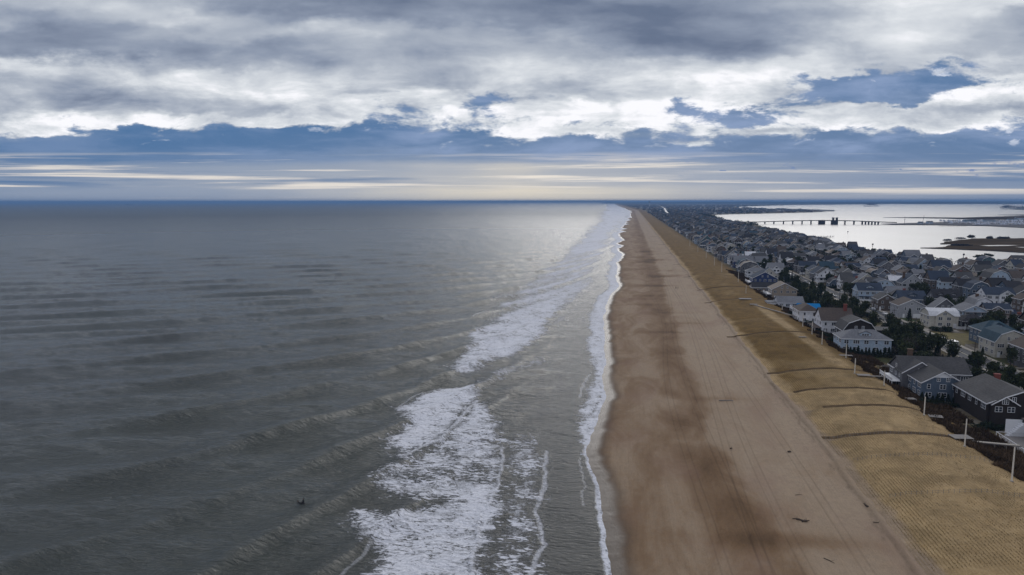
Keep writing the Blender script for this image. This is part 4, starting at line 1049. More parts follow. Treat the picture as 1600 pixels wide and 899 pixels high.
    # door
    if detail >= 2:
        dr = MB(); dx = x0 + w * 0.12 if not garage else x0 + w * .2
        if not (blocked and blocked[0] < dx < blocked[1]):
            dr.box(dx - .5, dx + .5, y0 - 0.06, y0 - .001, base * 0.6, base * .6 + 2.1); link('door', dr.mesh('door', [M_trim]), root)
    if garage:
        g = MB(); g.box(w * .06, w * .44, y0 - .05, y0 - .001, 0.15, 2.5)
        for k in range(3): g.box(w * .065, w * .435, y0 - .075, y0 - .051, 0.2 + k * .75, .8 + k * .75)
        link('garage_door', g.mesh('garage_door', [M_trim]), root)
    if chimney:
        cx, cy, ch, cm = chimney; ch = ch or zr + .7; c = MB(); c.box(cx - .7, cx + .7, cy - .5, cy + .5, ze - 1.0, ch); c.box(cx - .87, cx + .87, cy - .62, cy + .62, ch + .001, ch + .25)
        link('chimney', c.mesh('chimney', [cm]), root)
    for k in range(dormer):
        dxp = x0 + w * (k + 0.5) / dormer if dormer > 1 else 0; dw = 2.6 if dormer > 1 else 4.2
        if kind == 'gy': continue
        dz = ze + rise * 0.22; dy = y0 + (d / 2) * 0.30
        dm = MB(); wall_block(dm, dxp - dw/2, dxp + dw/2, dy, dy + d * .28, ze - .2, dz + 1.35, dz + 1.35 + dw * .25, 'gy')
        dd = link('dormer', dm.mesh('dormer', [WALL[wall]]), root)
        dr = MB(); rect_roof(dr, dxp - dw/2 - .25, dxp + dw/2 + .25, dy - .25, dy + d * .32, dz + 1.37, dz + 1.45 + dw * .25, 'gy', .15); rake(dr, dxp - dw/2 - .25, dxp + dw/2 + .25, dz + 1.37, dz + 1.45 + dw * .25, dy - .25)
        link('dormer_roof', dr.mesh('dormer_roof', [ROOF[roof]]), dd)
        fm, gm = win_mesh(1.5 if dw < 3 else 2.6, 1.0, 'double' if dw < 3 else 'triple'); link('window', fm, dd, (dxp, dy, dz + .05)); link('pane', gm, dd, (dxp, dy, dz + .05))
    if porch:   # (side, depth, level): posts, floor, rails, own roof
        side, pd, lv = porch; p = MB(); r_ = MB(); pz = base + lv * fh
        if side == 'front': X0, X1, Y0, Y1 = x0, x1, y0 - pd, y0 - .004
        else: X0, X1, Y0, Y1 = x0 - pd, x0 - .004, y0, y1
        p.box(X0, X1, Y0, Y1, pz - .25, pz)
        L = w if side == 'front' else d; n = max(3, int(L / 2.8))
        for i in range(n + 1):
            q = (X0 + .12 + (X1 - X0 - .24) * i / n, Y0 + .12) if side == 'front' else (X0 + .12, Y0 + .12 + (Y1 - Y0 - .24) * i / n)
            p.box(q[0] - .11, q[0] + .11, q[1] - .11, q[1] + .11, 0 if lv else .05, pz + 2.5)
        link('porch', p.mesh('porch', [M_trim]), root)
        if side == 'front': r_.box(X0, X1, Y0 + .02, Y0 + .08, pz + .85, pz + .95); r_.box(X0 + .01, X1 - .01, Y0 + .03, Y0 + .07, pz + .05, pz + .8)
        else: r_.box(X0 + .02, X0 + .08, Y0, Y1, pz + .85, pz + .95); r_.box(X0 + .03, X0 + .07, Y0 + .01, Y1 - .01, pz + .05, pz + .8)
        link('railing', r_.mesh('railing', [M_trim]), root)
        pr = MB(); pr.box(X0 - .3, X1 + (.3 if side == 'front' else 0), Y0 - .3, Y1 + (0 if side == 'front' else .3), pz + 2.5, pz + 2.68)
        link('porch_roof', pr.mesh('porch_roof', [ROOF[roof]]), root)
    if gable_white:
        g = MB(); g.prism([(-w * .26, ze + rise * .48), (0, zr - .42), (w * .26, ze + rise * .48)], 'y', y0 - .06, y0 - .002); link('gable_panel', g.mesh('gable_panel', [M_trim]), root)
    if balcony:
        b = MB(); b.box(x0 - 3.2, x0 - .004, y0 + .3, y1 - .3, fh + base - .2, fh + base)
        for i in range(7):
            y = y0 + .4 + (d - .8) * i / 6; b.box(x0 - 3.15, x0 - 3.0, y - .07, y + .07, 0, fh + base + 1.0)
        b.box(x0 - 3.19, x0 - 3.05, y0 + .3, y1 - .3, fh + base + .9, fh + base + 1.02)
        link('balcony', b.mesh('balcony', [M_trim]), root)
        b = MB(); b.box(x0 - 3.12, x0 - 3.08, y0 + .5, y1 - .5, fh + base + .1, fh + base + .8); link('railing', b.mesh('railing', [M_white]), root)
    return root

GRY, CB = 'grey shingled', M_brick
# nearest beachfront houses, one by one
house(99.0, 243, 20, 12, 2, 'gx', GRY, 'grey', 'large grey-shingled house with a long grey roof, brown chimney and wide front gable', rise=4.2, cross=(-5.0, 11, 0.8), chimney=(-5.5, 1.5, 12.6, M_brickb), balcony=True, detail=3)
house(96.5, 231.5, 12, 11, 2, 'gy', 'slate blue', 'grey', 'blue-grey shingled house with a white gable peak in front of the long grey-roofed house', rise=3.6, gable_white=True, detail=3, fh=2.6, cols=3, wing=(8.4, 1.5, 5, 8, 1, 'flat'))
house(107.5, 214.5, 17, 20, 2, 'gy', 'dark brown', 'grey', 'very dark house with a broad grey roof and red brick chimney near the right edge', rise=3.6, chimney=(1.6, 6.8, 10.6, M_brick), detail=3, wing=(14, 6.0, 12, 9, 1, 'gx'), fh=2.8, wrows=[1], cols=2, cross=(-4.5, 6.5, 1.0))
house(95.6, 299, 19.0, 11, 2, 'hip', 'pale blue', 'light grey', 'pale blue two-storey house with a light grey hipped roof and small central dormer', rise=3.0, dormer=1, detail=3, fh=2.8, wrows=[0, 1], cols=5)
house(98.5, 318, 13, 12, 2, 'my', 'dark brown', 'grey', 'dark brown barn-roofed house with white verge boards behind the pale blue house', detail=3, fh=2.8, wing=(11.5, 2.5, 10, 9, 2, 'flat'), rise=5.2)
house(96, 341, 14, 13, 2, 'gx', 'white', 'brown', 'white beach house with steep side gable, brown roof and tall red chimney', rise=5.2, chimney=(4.4, -1.2, 13.6, M_brick), detail=3, cross=(5, 9, 0.6), porch=('left', 3.0, 0))
house(88.5, 362, 9.5, 15, 2, 'hip', 'white', 'brown', 'white sea-facing house with a row of windows under a brown hipped roof', rise=2.8, detail=3, balcony=False, base=.8)
house(97, 393, 11, 9, 1, 'gx', 'bright blue', 'bright blue', 'low house with a vivid bright blue roof among the beachfront houses', rise=2.6, detail=3, balcony=True)
house(92, 416, 14, 12, 1, 'gx', 'white', 'light grey', 'low white house with a flat white deck beside the bright blue roof', rise=3.0, detail=3, wing=(-9, 0, 7, 8, 1, 'flat'), base=.6)
house(97, 458, 15, 13, 2, 'gy', 'tan', 'tan', 'plain tan house with a broad gable and white sea balcony', rise=4.0, detail=3, balcony=True, wrows=[1])
house(96, 489, 26, 10, 1, 'gx', 'tan', 'dark', 'long low tan house with a dark roof on the beachfront', rise=3.0, detail=2)
house(97, 523, 17, 14, 2, 'gy', 'navy blue', 'slate', 'navy blue gabled beachfront house with bright white trim', rise=4.6, detail=3, balcony=True, gable_white=False, porch=('front', 2.0, 0))
# white house with arched windows, cut by the right edge
def arched_house():
    s_, u_ = 112, 187
    root = thing('house', 'white beach house with tall arched windows and roof terrace, cut by the right edge', 'house', (s_, u_, ground_z(s_, u_) - .2), 0, 'houses of the beach town')
    TAKEN.append((s_, u_, 26, 16))
    wb = MB(); wb.box(-9, 9, -7, 7, 0, 5.3); link('wall', wb.mesh('wall', [WALL['white']]), root)
    rb = MB(); rect_roof(rb, -9.5, 9.5, -7.5, 7.5, 5.5, 8.3, 'hip'); link('roof', rb.mesh('roof', [ROOF['brown']]), root)
    def arch(mb, w, h, y0, y1, k=0.0):
        P = [(-w/2 - k, -k), (w/2 + k, -k)] + [((w/2 + k) * math.cos(a), h + (w/2 + k) * math.sin(a)) for a in np.linspace(0, math.pi, 9)]
        mb.prism(P, 'y', y0, y1)
    fm = MB(); arch(fm, 1.5, 1.9, -.06, -.002, .16); fme = fm.mesh('arched_window', [M_trim])
    gm = MB(); arch(gm, 1.5, 1.9, -.085, -.062); gm.box(-.04, .04, -.11, -.086, .01, 2.6, 1); gm.box(-.74, .74, -.11, -.0865, 1.1, 1.18, 1); gme = gm.mesh('pane', [M_glass, M_trim])
    for i in range(5):
        y = -6.0 + i * 2.6; a = link('arched_window', fme, root, (-9, y, 1.2), -math.pi/2); link('pane', gme, a)
    for i in range(5):
        x = -6.5 + i * 3.2; a = link('arched_window', fme, root, (x, -7, 1.2), 0); link('pane', gme, a)
    d = MB(); d.box(-16, -9.004, -7, 6, .5, .8); link('terrace', d.mesh('terrace', [M_wood]), root)
    st = MB()
    for k in range(9): st.box(-13 + k * .42, -12.58 + k * .42, 6.01, 7.6, 0, .9 + k * .42)
    st.box(-13, -9.1, 7.605, 7.7, 1.2, 4.9); link('stair', st.mesh('stair', [M_trim]), root)
    r = MB()
    for i in range(9): r.box(-15.9, -15.8, -6.9 + i * 1.6, -6.8 + i * 1.6, .8, 1.8)
    r.box(-15.92, -15.78, -7, 6, 1.8, 1.9); r.box(-16, -9.1, 5.86, 5.96, 1.8, 1.9); link('railing', r.mesh('railing', [M_trim]), root)
    rt = MB(); rt.box(-5.5, -1, 1, 6.4, 5.3, 8.6); link('roof_room', rt.mesh('roof_room', [WALL['white']]), root)
    a = link('arched_window', fme, root, (-5.5, 2.4, 5.8), -math.pi/2); link('pane', gme, a); a = link('arched_window', fme, root, (-5.5, 5.0, 5.8), -math.pi/2); link('pane', gme, a)
arched_house()
# across the avenue
house(152.5, 281, 15, 13, 2, 'gy', GRY, 'brown', 'large grey-brown house with a white columned porch beyond the avenue at the right edge', rise=4.4, detail=3, porch=('front', 2.6, 1), balcony=False, fh=3.0, base=1.6, cols=3)
house(150, 302, 12, 13, 2, 'my', 'cream', 'teal', 'cream barn-roofed house with dark teal roof between the porch house and the hipped blue roof', detail=3, rise=4.8, wing=(9, 3, 12, 9, 2, 'gx'))
house(158, 327, 14, 11, 2, 'hip', 'slate blue', 'teal', 'dark blue-roofed house with white porch behind the teal barn roof', detail=3, rise=3.6, dormer=1, porch=('front', 2.4, 0))
house(176, 322, 11, 13, 2, 'gy', 'pale grey', 'slate', 'pale grey gabled house with a tall red outside chimney', detail=3, rise=4.2, chimney=(1.5, -7.02, 12.5, M_brick))
house(152.5, 367, 13, 11, 2, 'mx', 'cream', 'white', 'cream two-storey house with a pale flat-topped roof and a car on its drive', detail=3, rise=3.0, fh=2.8, cross=(0, 8, 0.6), garage=True)
house(148.5, 396, 13, 12, 2, 'gy', 'pale grey', 'brown', 'boxy pale grey house with a blank front gable beside the avenue', detail=3, rise=3.2, fh=3.1, garage=True, wrows=[1], cols=2)
house(174, 385, 11, 12, 2, 'gy', 'pale blue', 'light grey', 'pale blue house with two-level white verandas between dark trees', detail=3, rise=2.8, porch=('front', 2.6, 1))
house(160, 425, 14, 13, 2, 'gx', 'slate blue', 'slate', 'long blue-roofed house two doors past the boxy pale grey house', detail=3, rise=4.2, dormer=1)
house(144.5, 420, 9, 11, 2, 'gy', 'weathered brown', 'grey', 'narrow weathered brown house with round corner turret beside the avenue', detail=3, rise=3.0)
house(140.5 + 8, 460, 14, 12, 2, 'gx', 'pale blue', 'slate', 'blue-roofed house with a wide dormer past the first cross street', detail=3, rise=4.4, dormer=1, porch=('front', 2.2, 0))
house(181, 432, 14, 12, 2, 'gx', GRY, 'dark', 'dark shingled cottage with two white front dormers', detail=3, rise=4.6, dormer=2)
house(218, 452, 16, 12, 2, 'gx', 'white', 'slate', 'long white house with slate roof and wide gable beyond the back road', detail=3, rise=4.0, cross=(3, 8, .6))
house(222, 402, 14, 12, 2, 'gx', 'cream', 'teal', 'cream house with a dark green roof at the right edge beyond the back road', detail=3, rise=4.0, cross=(-2, 7, .6))
house(116, 268 - 8, 10, 9, 1, 'hip', 'cream', 'dark', 'small cream garage house with a dark hipped roof beside the avenue', detail=2, rise=2.2)
# bayside mansions on the right
house(343, 676, 14, 12, 3, 'gx', 'tan', 'grey', 'large tan bayside mansion at the left of the pair on the point', detail=2, rise=4.5, cross=(-3, 7, .8), dormer=0)
house(368, 684, 18, 12, 3, 'gx', 'tan', 'grey', 'wide tan bayside mansion at the right of the pair on the point', detail=2, rise=4.5, cross=(2, 8, .8))

# ---- the rest of the town, lot by lot
ROWNAME = {103: 'the beachfront row', 121: "the avenue's ocean side", 149: "the avenue's inland side", 167: 'the middle avenue block',
           189: "the back road's near side", 218: "the back road's far side", 238: 'the row past the back road', 257: 'the row behind the bay front', 276: 'the bay front', 300: 'the first bayside lane', 322: 'the second bayside lane', 345: 'the third bayside lane', 370: 'the fourth bayside lane', 400: 'the fifth bayside lane'}
WK = list(WALL.keys()); RK = list(ROOF.keys())
wchoice = [GRY] * 5 + ['pale grey'] * 4 + ['tan'] * 3 + ['weathered brown'] * 4 + ['cream'] * 4 + ['white'] * 6 + ['slate blue'] * 4 + ['pale blue'] * 2 + ['teal grey'] * 2 + ['navy blue', 'dark brown']
rchoice = ['grey'] * 6 + ['dark'] * 6 + ['brown'] * 4 + ['slate'] * 6 + ['light grey'] * 3 + ['white'] + ['teal', 'tan']
KW = {'gx': 'side-gabled', 'gy': 'gable-fronted', 'hip': 'hip-roofed', 'my': 'barn-roofed', 'mx': 'barn-roofed', 'flat': 'flat-roofed'}
def clash(s_, u_, w, d):
    for a, b, c, e in TAKEN:
        if abs(a - s_) < (c + w) / 2 - 0.5 and abs(b - u_) < (e + d) / 2 - 0.5: return True
    for cu in CROSS:
        if abs(cu - u_) < 4 + d / 2 and s_ > 110: return True
    return False
rnd = random.Random(11)
lots = []
for rs in [k for k in ROWNAME if k < 290]:
    u_ = {103: 540, 121: 590, 149: 262, 167: 262, 189: 300, 218: 372, 238: 420, 257: 470, 276: 520}[rs] + rnd.uniform(0, 8)
    while u_ < 3200:
        pitch = rnd.uniform(14.5, 19.5) if u_ < 1500 else rnd.uniform(17, 24); lots.append((rs + rnd.uniform(-1.6, 1.6), u_, rs)); u_ += pitch
for rs in (300, 322, 345, 370, 400):
    u_ = 560 + rnd.uniform(0, 20)
    while u_ < 690: lots.append((rs + rnd.uniform(-3, 3), u_, rs)); u_ += rnd.uniform(17, 22)
lots.sort(key=lambda q: math.hypot(q[0], q[1]))
ARCH = []
def in_view(s_, u_):
    x = s_ * math.cos(YAW) + u_ * math.sin(YAW); y = -s_ * math.sin(YAW) + u_ * math.cos(YAW)
    return y > 0 and abs(x / y) < 0.80
count = {}; nh = 31; far_lots = []
for s_, u_, rs in lots:
    if not in_view(s_, u_): continue
    if s_ > bay_edge(np.array([u_]))[0] - 9: continue
    if rs > 290 and rs != 300 and u_ > 700: continue
    w = rnd.uniform(7.5, 14) if rs != 103 else rnd.uniform(11, 18); d = rnd.uniform(8, 14)
    if rnd.random() < .10: continue
    if clash(s_, u_, w, d) or (abs(s_ - 155) < 18 and 315 < u_ < 352) or (170 < s_ < 205 and 466 < u_ < 490): continue
    if 520 < u_ < 700 and rs == 276 and False: continue
    if nh >= 296: far_lots.append((s_, u_, w, d, rs)); continue
    nh += 1; count[rs] = count.get(rs, 0) + 1
    wall = rnd.choice(wchoice); roof = rnd.choice(rchoice); kind = rnd.choice(['gx', 'gy', 'gx', 'gy', 'hip', 'my']); fl = 2 if rnd.random() < .8 else 1
    where = ROWNAME.get(rs, 'on the bayside neck')
    wn_, rn_ = wall, roof
    lab = '%s-roofed %s %s house, %s along %s' % (rn_, wn_, KW[kind], ordw(count[rs]), where)
    near = u_ < 470
    house(s_, u_, w, d, fl, kind, wall, roof, lab, detail=2 if near else 1, rot=rnd.gauss(0, 0.05), fh=rnd.uniform(2.5, 3.2), rise=rnd.uniform(.28, .48) * (w if kind in ('gy', 'my') else d) if kind != 'hip' else None, chimney=(rnd.uniform(-.3, .3) * w, 0.8, None, rnd.choice([M_brick, M_brickb, M_brickb, M_conc])) if rnd.random() < .25 else None,
          dormer=rnd.choice([0, 0, 1, 2]) if kind in ('gx', 'hip') and near else 0, porch=('front', 2.0, rnd.choice([0, 1]) if fl > 1 else 0) if rnd.random() < .4 else None,
          wing=(w * .5 + 2.0, rnd.uniform(-1, 2), 5, d * .6, 1, rnd.choice(['gx', 'flat'])) if rnd.random() < .55 else None, base=rnd.uniform(.4, 1.4), cross=(rnd.uniform(-1, 1), w * .45, .8) if kind == 'gx' and rnd.random() < .65 else None)
print('houses', nh, 'far lots', len(far_lots))

# ---- beyond the first three hundred: one mass of roofs and walls
def far_mass(name, items, label):
    mats = [WALL[k] for k in (GRY, 'pale grey', 'tan', 'weathered brown', 'slate blue', 'white')] + [ROOF[k] for k in ('grey', 'dark', 'brown', 'slate', 'light grey', 'teal')] + [M_trim, M_glass]
    mb = MB()
    for (s_, u_, w, d, z0) in items:
        wi = rnd.choice([0, 0, 1, 2, 3, 3, 4, 5]); ri = 6 + rnd.choice([0, 0, 0, 1, 2, 2, 3, 3, 4, 5]); kind = rnd.choice(['gx', 'gy', 'hip']); fl = rnd.choice([5.5, 6, 6.3, 3.4])
        sub = MB(); wall_block(sub, s_ - w/2, s_ + w/2, u_ - d/2, u_ + d/2, z0, z0 + fl, z0 + fl + 3.4, kind); mb.add(sub.v, sub.f, wi)
        sub = MB(); rect_roof(sub, s_ - w/2 - .4, s_ + w/2 + .4, u_ - d/2 - .4, u_ + d/2 + .4, z0 + fl, z0 + fl + 3.6, kind); mb.add(sub.v, sub.f, ri)
        if u_ < 1800:
            for k in range(3):
                x = s_ - w/2 + w * (k + .5) / 3; mb.box(x - .8, x + .8, u_ - d/2 - .06, u_ - d/2 - .01, z0 + fl * .5, z0 + fl * .5 + 1.5, 12); mb.box(x - .6, x + .6, u_ - d/2 - .08, u_ - d/2 - .061, z0 + fl * .5 + .15, z0 + fl * .5 + 1.35, 13)
    tag(link(name, mb.mesh(name, mats)), label, 'houses', kind='stuff')
far_mass('far_houses', [(a, b, c, d, 2.9) for a, b, c, d, e in far_lots], 'mass of small houses running on up the spit beyond the nearer blocks')
items = []
for i in range(1500):
    u_ = 3200 + 9500 * rnd.random() ** 1.5; lo = 92 + float(bend(np.array([u_]))[0] if hasattr(bend(np.array([u_])), '__len__') else 0) + 4; hi_ = float(bay_edge(np.array([u_]))[0]) - 15
    s_ = rnd.uniform(lo, hi_); k = 1 + (u_ - 3200) / 6000
    if abs(s_ - np.interp(u_, [3200, 5600, 8200], [172, 268, 350])) < 16: continue
    items.append((s_, u_, 13 * k, 11 * k, 2.8))
far_mass('distant_houses', items, 'hazy distant mass of houses where the spit widens')

# distant taller things on the skyline
wt = thing('water_tower', 'tiny water tower standing on the skyline above the far end of the spit', 'water tower', (240, 9200, 3)); t = MB(); t.cyl(0, 0, 0, 44, 3, 3, 10); link('leg', t.mesh('leg', [M_white]), wt)
t = MB(); t.cyl(0, 0, 44, 50, 3, 11, 12); t.cyl(0, 0, 50.01, 58, 11, 10, 12); t.cyl(0, 0, 58.01, 62, 10, 2, 12); link('tank', t.mesh('tank', [M_upole]), wt)

# ================================================================== street furniture, fences, vehicles
def beach_pole(s_, u_, h, label):
    t = thing('beach_pole', label, 'pole', (s_, u_, gh(s_, u_) - .3), rnd.uniform(0, 1), 'pale poles along the back of the dune')
    p = MB(); p.cyl(0, 0, 0, h, .17, .13, 8); link('post', p.mesh('post', [M_pole]), t)
    p = MB(); p.box(-.28, .28, -.28, .28, 0, .5); p.cyl(0, 0, h + .001, h + .12, .16, .05, 8); link('footing', p.mesh('footing', [M_conc]), t)
PL = [(81,155,7.9),(81,176,7.2),(82,202,5.6),(82,233,5.2),(77,246,5.6),(82,273,5.6),(79,295,5.6),(81,319,6),(82,340,6),(84,395,3),(74,454,5.5),(76,590,8.5),(79,520,8),(77,650,8),(78,730,8),(78,820,8),(78,930,8)]
for i, (a, b, h) in enumerate(sorted(PL, key=lambda q: q[1])):
    beach_pole(a, b, h, 'pale upright pole behind the dune, %s from the near end of the line' % ordw(i + 1))
def utility_pole(s_, u_, label, h=9.0):
    t = thing('utility_pole', label, 'utility pole', (s_, u_, ground_z(s_, u_)), 0, 'utility poles beside the roads')
    p = MB(); p.cyl(0, 0, 0, h, .17, .12, 6); link('post', p.mesh('post', [M_upole]), t)
    p = MB(); p.box(-1.1, 1.1, -.06, .06, h - .9, h - .75); link('crossarm', p.mesh('crossarm', [M_upole]), t)
up = [(130, 254), (129.6, 280), (130.2, 311), (130, 336), (129.8, 362), (130, 391)] + [(130, 420 + 32 * i) for i in range(12)]
for i, (a, b) in enumerate(up): utility_pole(a, b, 'dark utility pole on the ocean side of the avenue, %s from the near end' % ordw(i + 1))
up = [(200.8, 390 + 36 * i) for i in range(12)]
for i, (a, b) in enumerate(up): utility_pole(a, b, 'dark utility pole beside the back road, %s from the near end' % ordw(i + 1))

def fence(pts, label, m, h=1.2, step=2.4):
    """panelled fence along (s,u) points"""
    a0 = pts[0]; t = thing('fence', label, 'fence', (a0[0], a0[1], ground_z(*a0)), 0, 'garden fences')
    for a, b in zip(pts[:-1], pts[1:]):
        L = math.hypot(b[0] - a[0], b[1] - a[1]); n = max(1, int(L / step)); ang_ = math.atan2(b[1] - a[1], b[0] - a[0])
        pm = MB(); l_ = L / n; pm.box(.06, l_ - .06, -.03, .03, .12, h - .1); pm.box(.06, l_ - .06, -.045, .045, h - .099, h); pme = pm.mesh('panel', [m])
        qm = MB(); qm.box(-.055, .055, -.055, .055, -.1, h + .12); qme = qm.mesh('post', [m])
        for i in range(n):
            x = a[0] + (b[0] - a[0]) * i / n - a0[0]; y = a[1] + (b[1] - a[1]) * i / n - a0[1]
            z = ground_z(x + a0[0], y + a0[1]) - ground_z(*a0)
            link('panel', pme, t, (x, y, z), ang_); link('post', qme, t, (x, y, z), ang_)
    return t
fence([(110, 226.5), (130, 226.5), (130, 208)], 'white panel fence round the pool terrace behind the dark house', M_white, 1.5)
fence([(142.3, 304), (142.3, 316), (166, 316)], 'pale board fence along the near edge of the brown lawn', M_conc, 1.2)
fence([(104, 331), (126, 331)], 'white fence behind the dark brown barn-roofed house', M_white, 1.6)
fence([(93.5, 268.4), (97, 268.2)], 'short weathered fence beside the sand drive', M_wood, 1.1)
fence([(157, 358.8), (172, 358.8)], 'white fence right of the cream house with the pale roof', M_white, 1.5)
fence([(142.2, 276.2), (168, 276.2)], 'low pale fence in front of the porch house', M_conc, .7)
fence([(86, 470), (112, 468)], 'long pale wall in front of the plain tan house', M_conc, 1.4)
fence([(210.8, 441), (236, 441)], 'pale fence behind the green lawn beyond the back road', M_white, 1.2)
def sand_fence(pts, label):
    t = thing('sand_fence', label, 'sand fence', (pts[0][0], pts[0][1], gh(*pts[0])), 0, 'slatted fences on the dune')
    m = MB(); sl = MB(); sl.box(-.03, .03, -.015, .015, 0, .9); sm = sl.mesh('picket', [M_wood]); tot = 0
    for a, b in zip(pts[:-1], pts[1:]):
        L = math.hypot(b[0] - a[0], b[1] - a[1]); n = int(L / .9)
        for i in range(n):
            x = a[0] + (b[0] - a[0]) * i / n; y = a[1] + (b[1] - a[1]) * i / n
            link('picket', sm, t, (x - pts[0][0], y - pts[0][1], gh(x, y) - gh(*pts[0])), 0); tot += 1
        for hh in (.3, .7):
            m.tube((a[0] - pts[0][0], a[1] - pts[0][1], gh(*a) - gh(*pts[0]) + hh), (b[0] - pts[0][0], b[1] - pts[0][1], gh(*b) - gh(*pts[0]) + hh), .015, .015, 4)
    link('wire', m.mesh('wire', [M_wood]), t)
def curve_pts(u0, a, b, n=10): return [(a + (b - a) * i / n, u0) for i in range(n + 1)]
sand_fence(curve_pts(166.5, 53, 83), 'dotted line of low pale stakes crossing the dune, second from the bottom edge')
sand_fence(curve_pts(146, 54, 84), 'dotted line of low pale stakes crossing the dune, nearest the bottom edge')
sand_fence(curve_pts(182.2, 51, 80), 'line of low stakes beside the dark path across the dune, third from the bottom edge')
sand_fence([(84, 256), (88, 252), (92, 247)], 'short slanting fence beside the deck of the long grey-roofed house')

def deck(s_, u_, w, d, label, rz=0.0, h=.45, m=M_wood):
    t = thing('beach_deck', label, 'deck', (s_, u_, ground_z(s_, u_) - .05), rz, 'small viewing decks behind the dune')
    n = max(3, int(d / .6)); pb = MB(); pb.box(-w/2, w/2, -d/(2*n) + .02, d/(2*n) - .02, h, h + .06); pm = pb.mesh('plank', [m])
    for i in range(n): link('plank', pm, t, (0, -d/2 + d * (i + .5) / n, 0))
    p = MB()
    for x in (-w/2 + .1, w/2 - .1):
        for y in (-d/2 + .1, d/2 - .1): p.box(x - .08, x + .08, y - .08, y + .08, -.3, h)
    p.box(-w/2, w/2, -.06, .06, h - .2, h - .003); link('frame', p.mesh('frame', [m]), t)
    return t
deck(83.0, 182.5, 4.6, 3.2, 'pale plank deck at the near end of the boardwalk by the second pole', .1, 1.0)
deck(79, 243, 4.2, 2.4, 'pale plank deck on the dune crest between two poles', 0, .5)
deck(84.5, 218, 2.6, 2.0, 'small pale platform in front of the blue-grey house', .2, .8)
deck(83, 277, 5, 2, 'bleached plank platform behind the dune near the sand drive', 0, .5)
deck(74.5, 308, 3, 1.4, 'narrow grey platform lying on the dune crest', 0, .3)
deck(85, 202, 3.4, 2.6, 'small grey deck beside the scrub in front of the dark house', -.2, .6)
deck(70, 402, 4, 2.5, 'small grey platform beside the sandy lane', 0, .5)
deck(69, 425, 7, 5, 'weathered platform at the head of the sandy lane', 0, .5)
for (a, b, lab) in [((85.3, 182.5), (96, 181.0), 'pale boardwalk running from the deck to the arched-window house'), ((81.2, 243), (87, 243.5), 'short boardwalk from the crest deck to the house terrace'), ((85, 360), (70, 400), 'long weathered boardwalk running diagonally behind the dune')]:
    L = math.hypot(b[0] - a[0], b[1] - a[1]); t = thing('boardwalk', lab, 'boardwalk', (a[0], a[1], max(gh(*a), gh(*b)) - .1), math.atan2(b[1] - a[1], b[0] - a[0]))
    n = int(L / .5); pb = MB(); pb.box(.02, .46, -.45, .45, .5, .56); pm = pb.mesh('plank', [M_conc if 'pale' in lab else M_wood])
    for i in range(n): link('plank', pm, t, (i * .5, 0, 0))
    p = MB(); p.box(0, L, -.5, -.42, .3, .497); p.box(0, L, .42, .5, .3, .497)
    for i in range(int(L / 2.5) + 1): p.box(i * 2.5, i * 2.5 + .12, -.5, -.4, -2.0, .3); p.box(i * 2.5, i * 2.5 + .12, .4, .5, -2.0, .3)
    link('frame', p.mesh('frame', [M_wood]), t)
# swimming pool cover
pc = thing('pool_cover', 'dark green covered pool beside the large grey-shingled house', 'pool', (87.8, 233.5, 3.1)); p = MB(); p.box(-2.2, 2.2, -3.4, 3.4, 0, .25); link('cover', p.mesh('cover', [mat('green_cover', (.02, .06, .05), .6, .1)]), pc)
p = MB(); p.box(-2.5, 2.5, -3.7, -3.41, 0, .3); p.box(-2.5, 2.5, 3.41, 3.7, 0, .3); p.box(-2.5, -2.21, -3.4, 3.4, 0, .3); p.box(2.21, 2.5, -3.4, 3.4, 0, .3); link('coping', p.mesh('coping', [M_white]), pc)

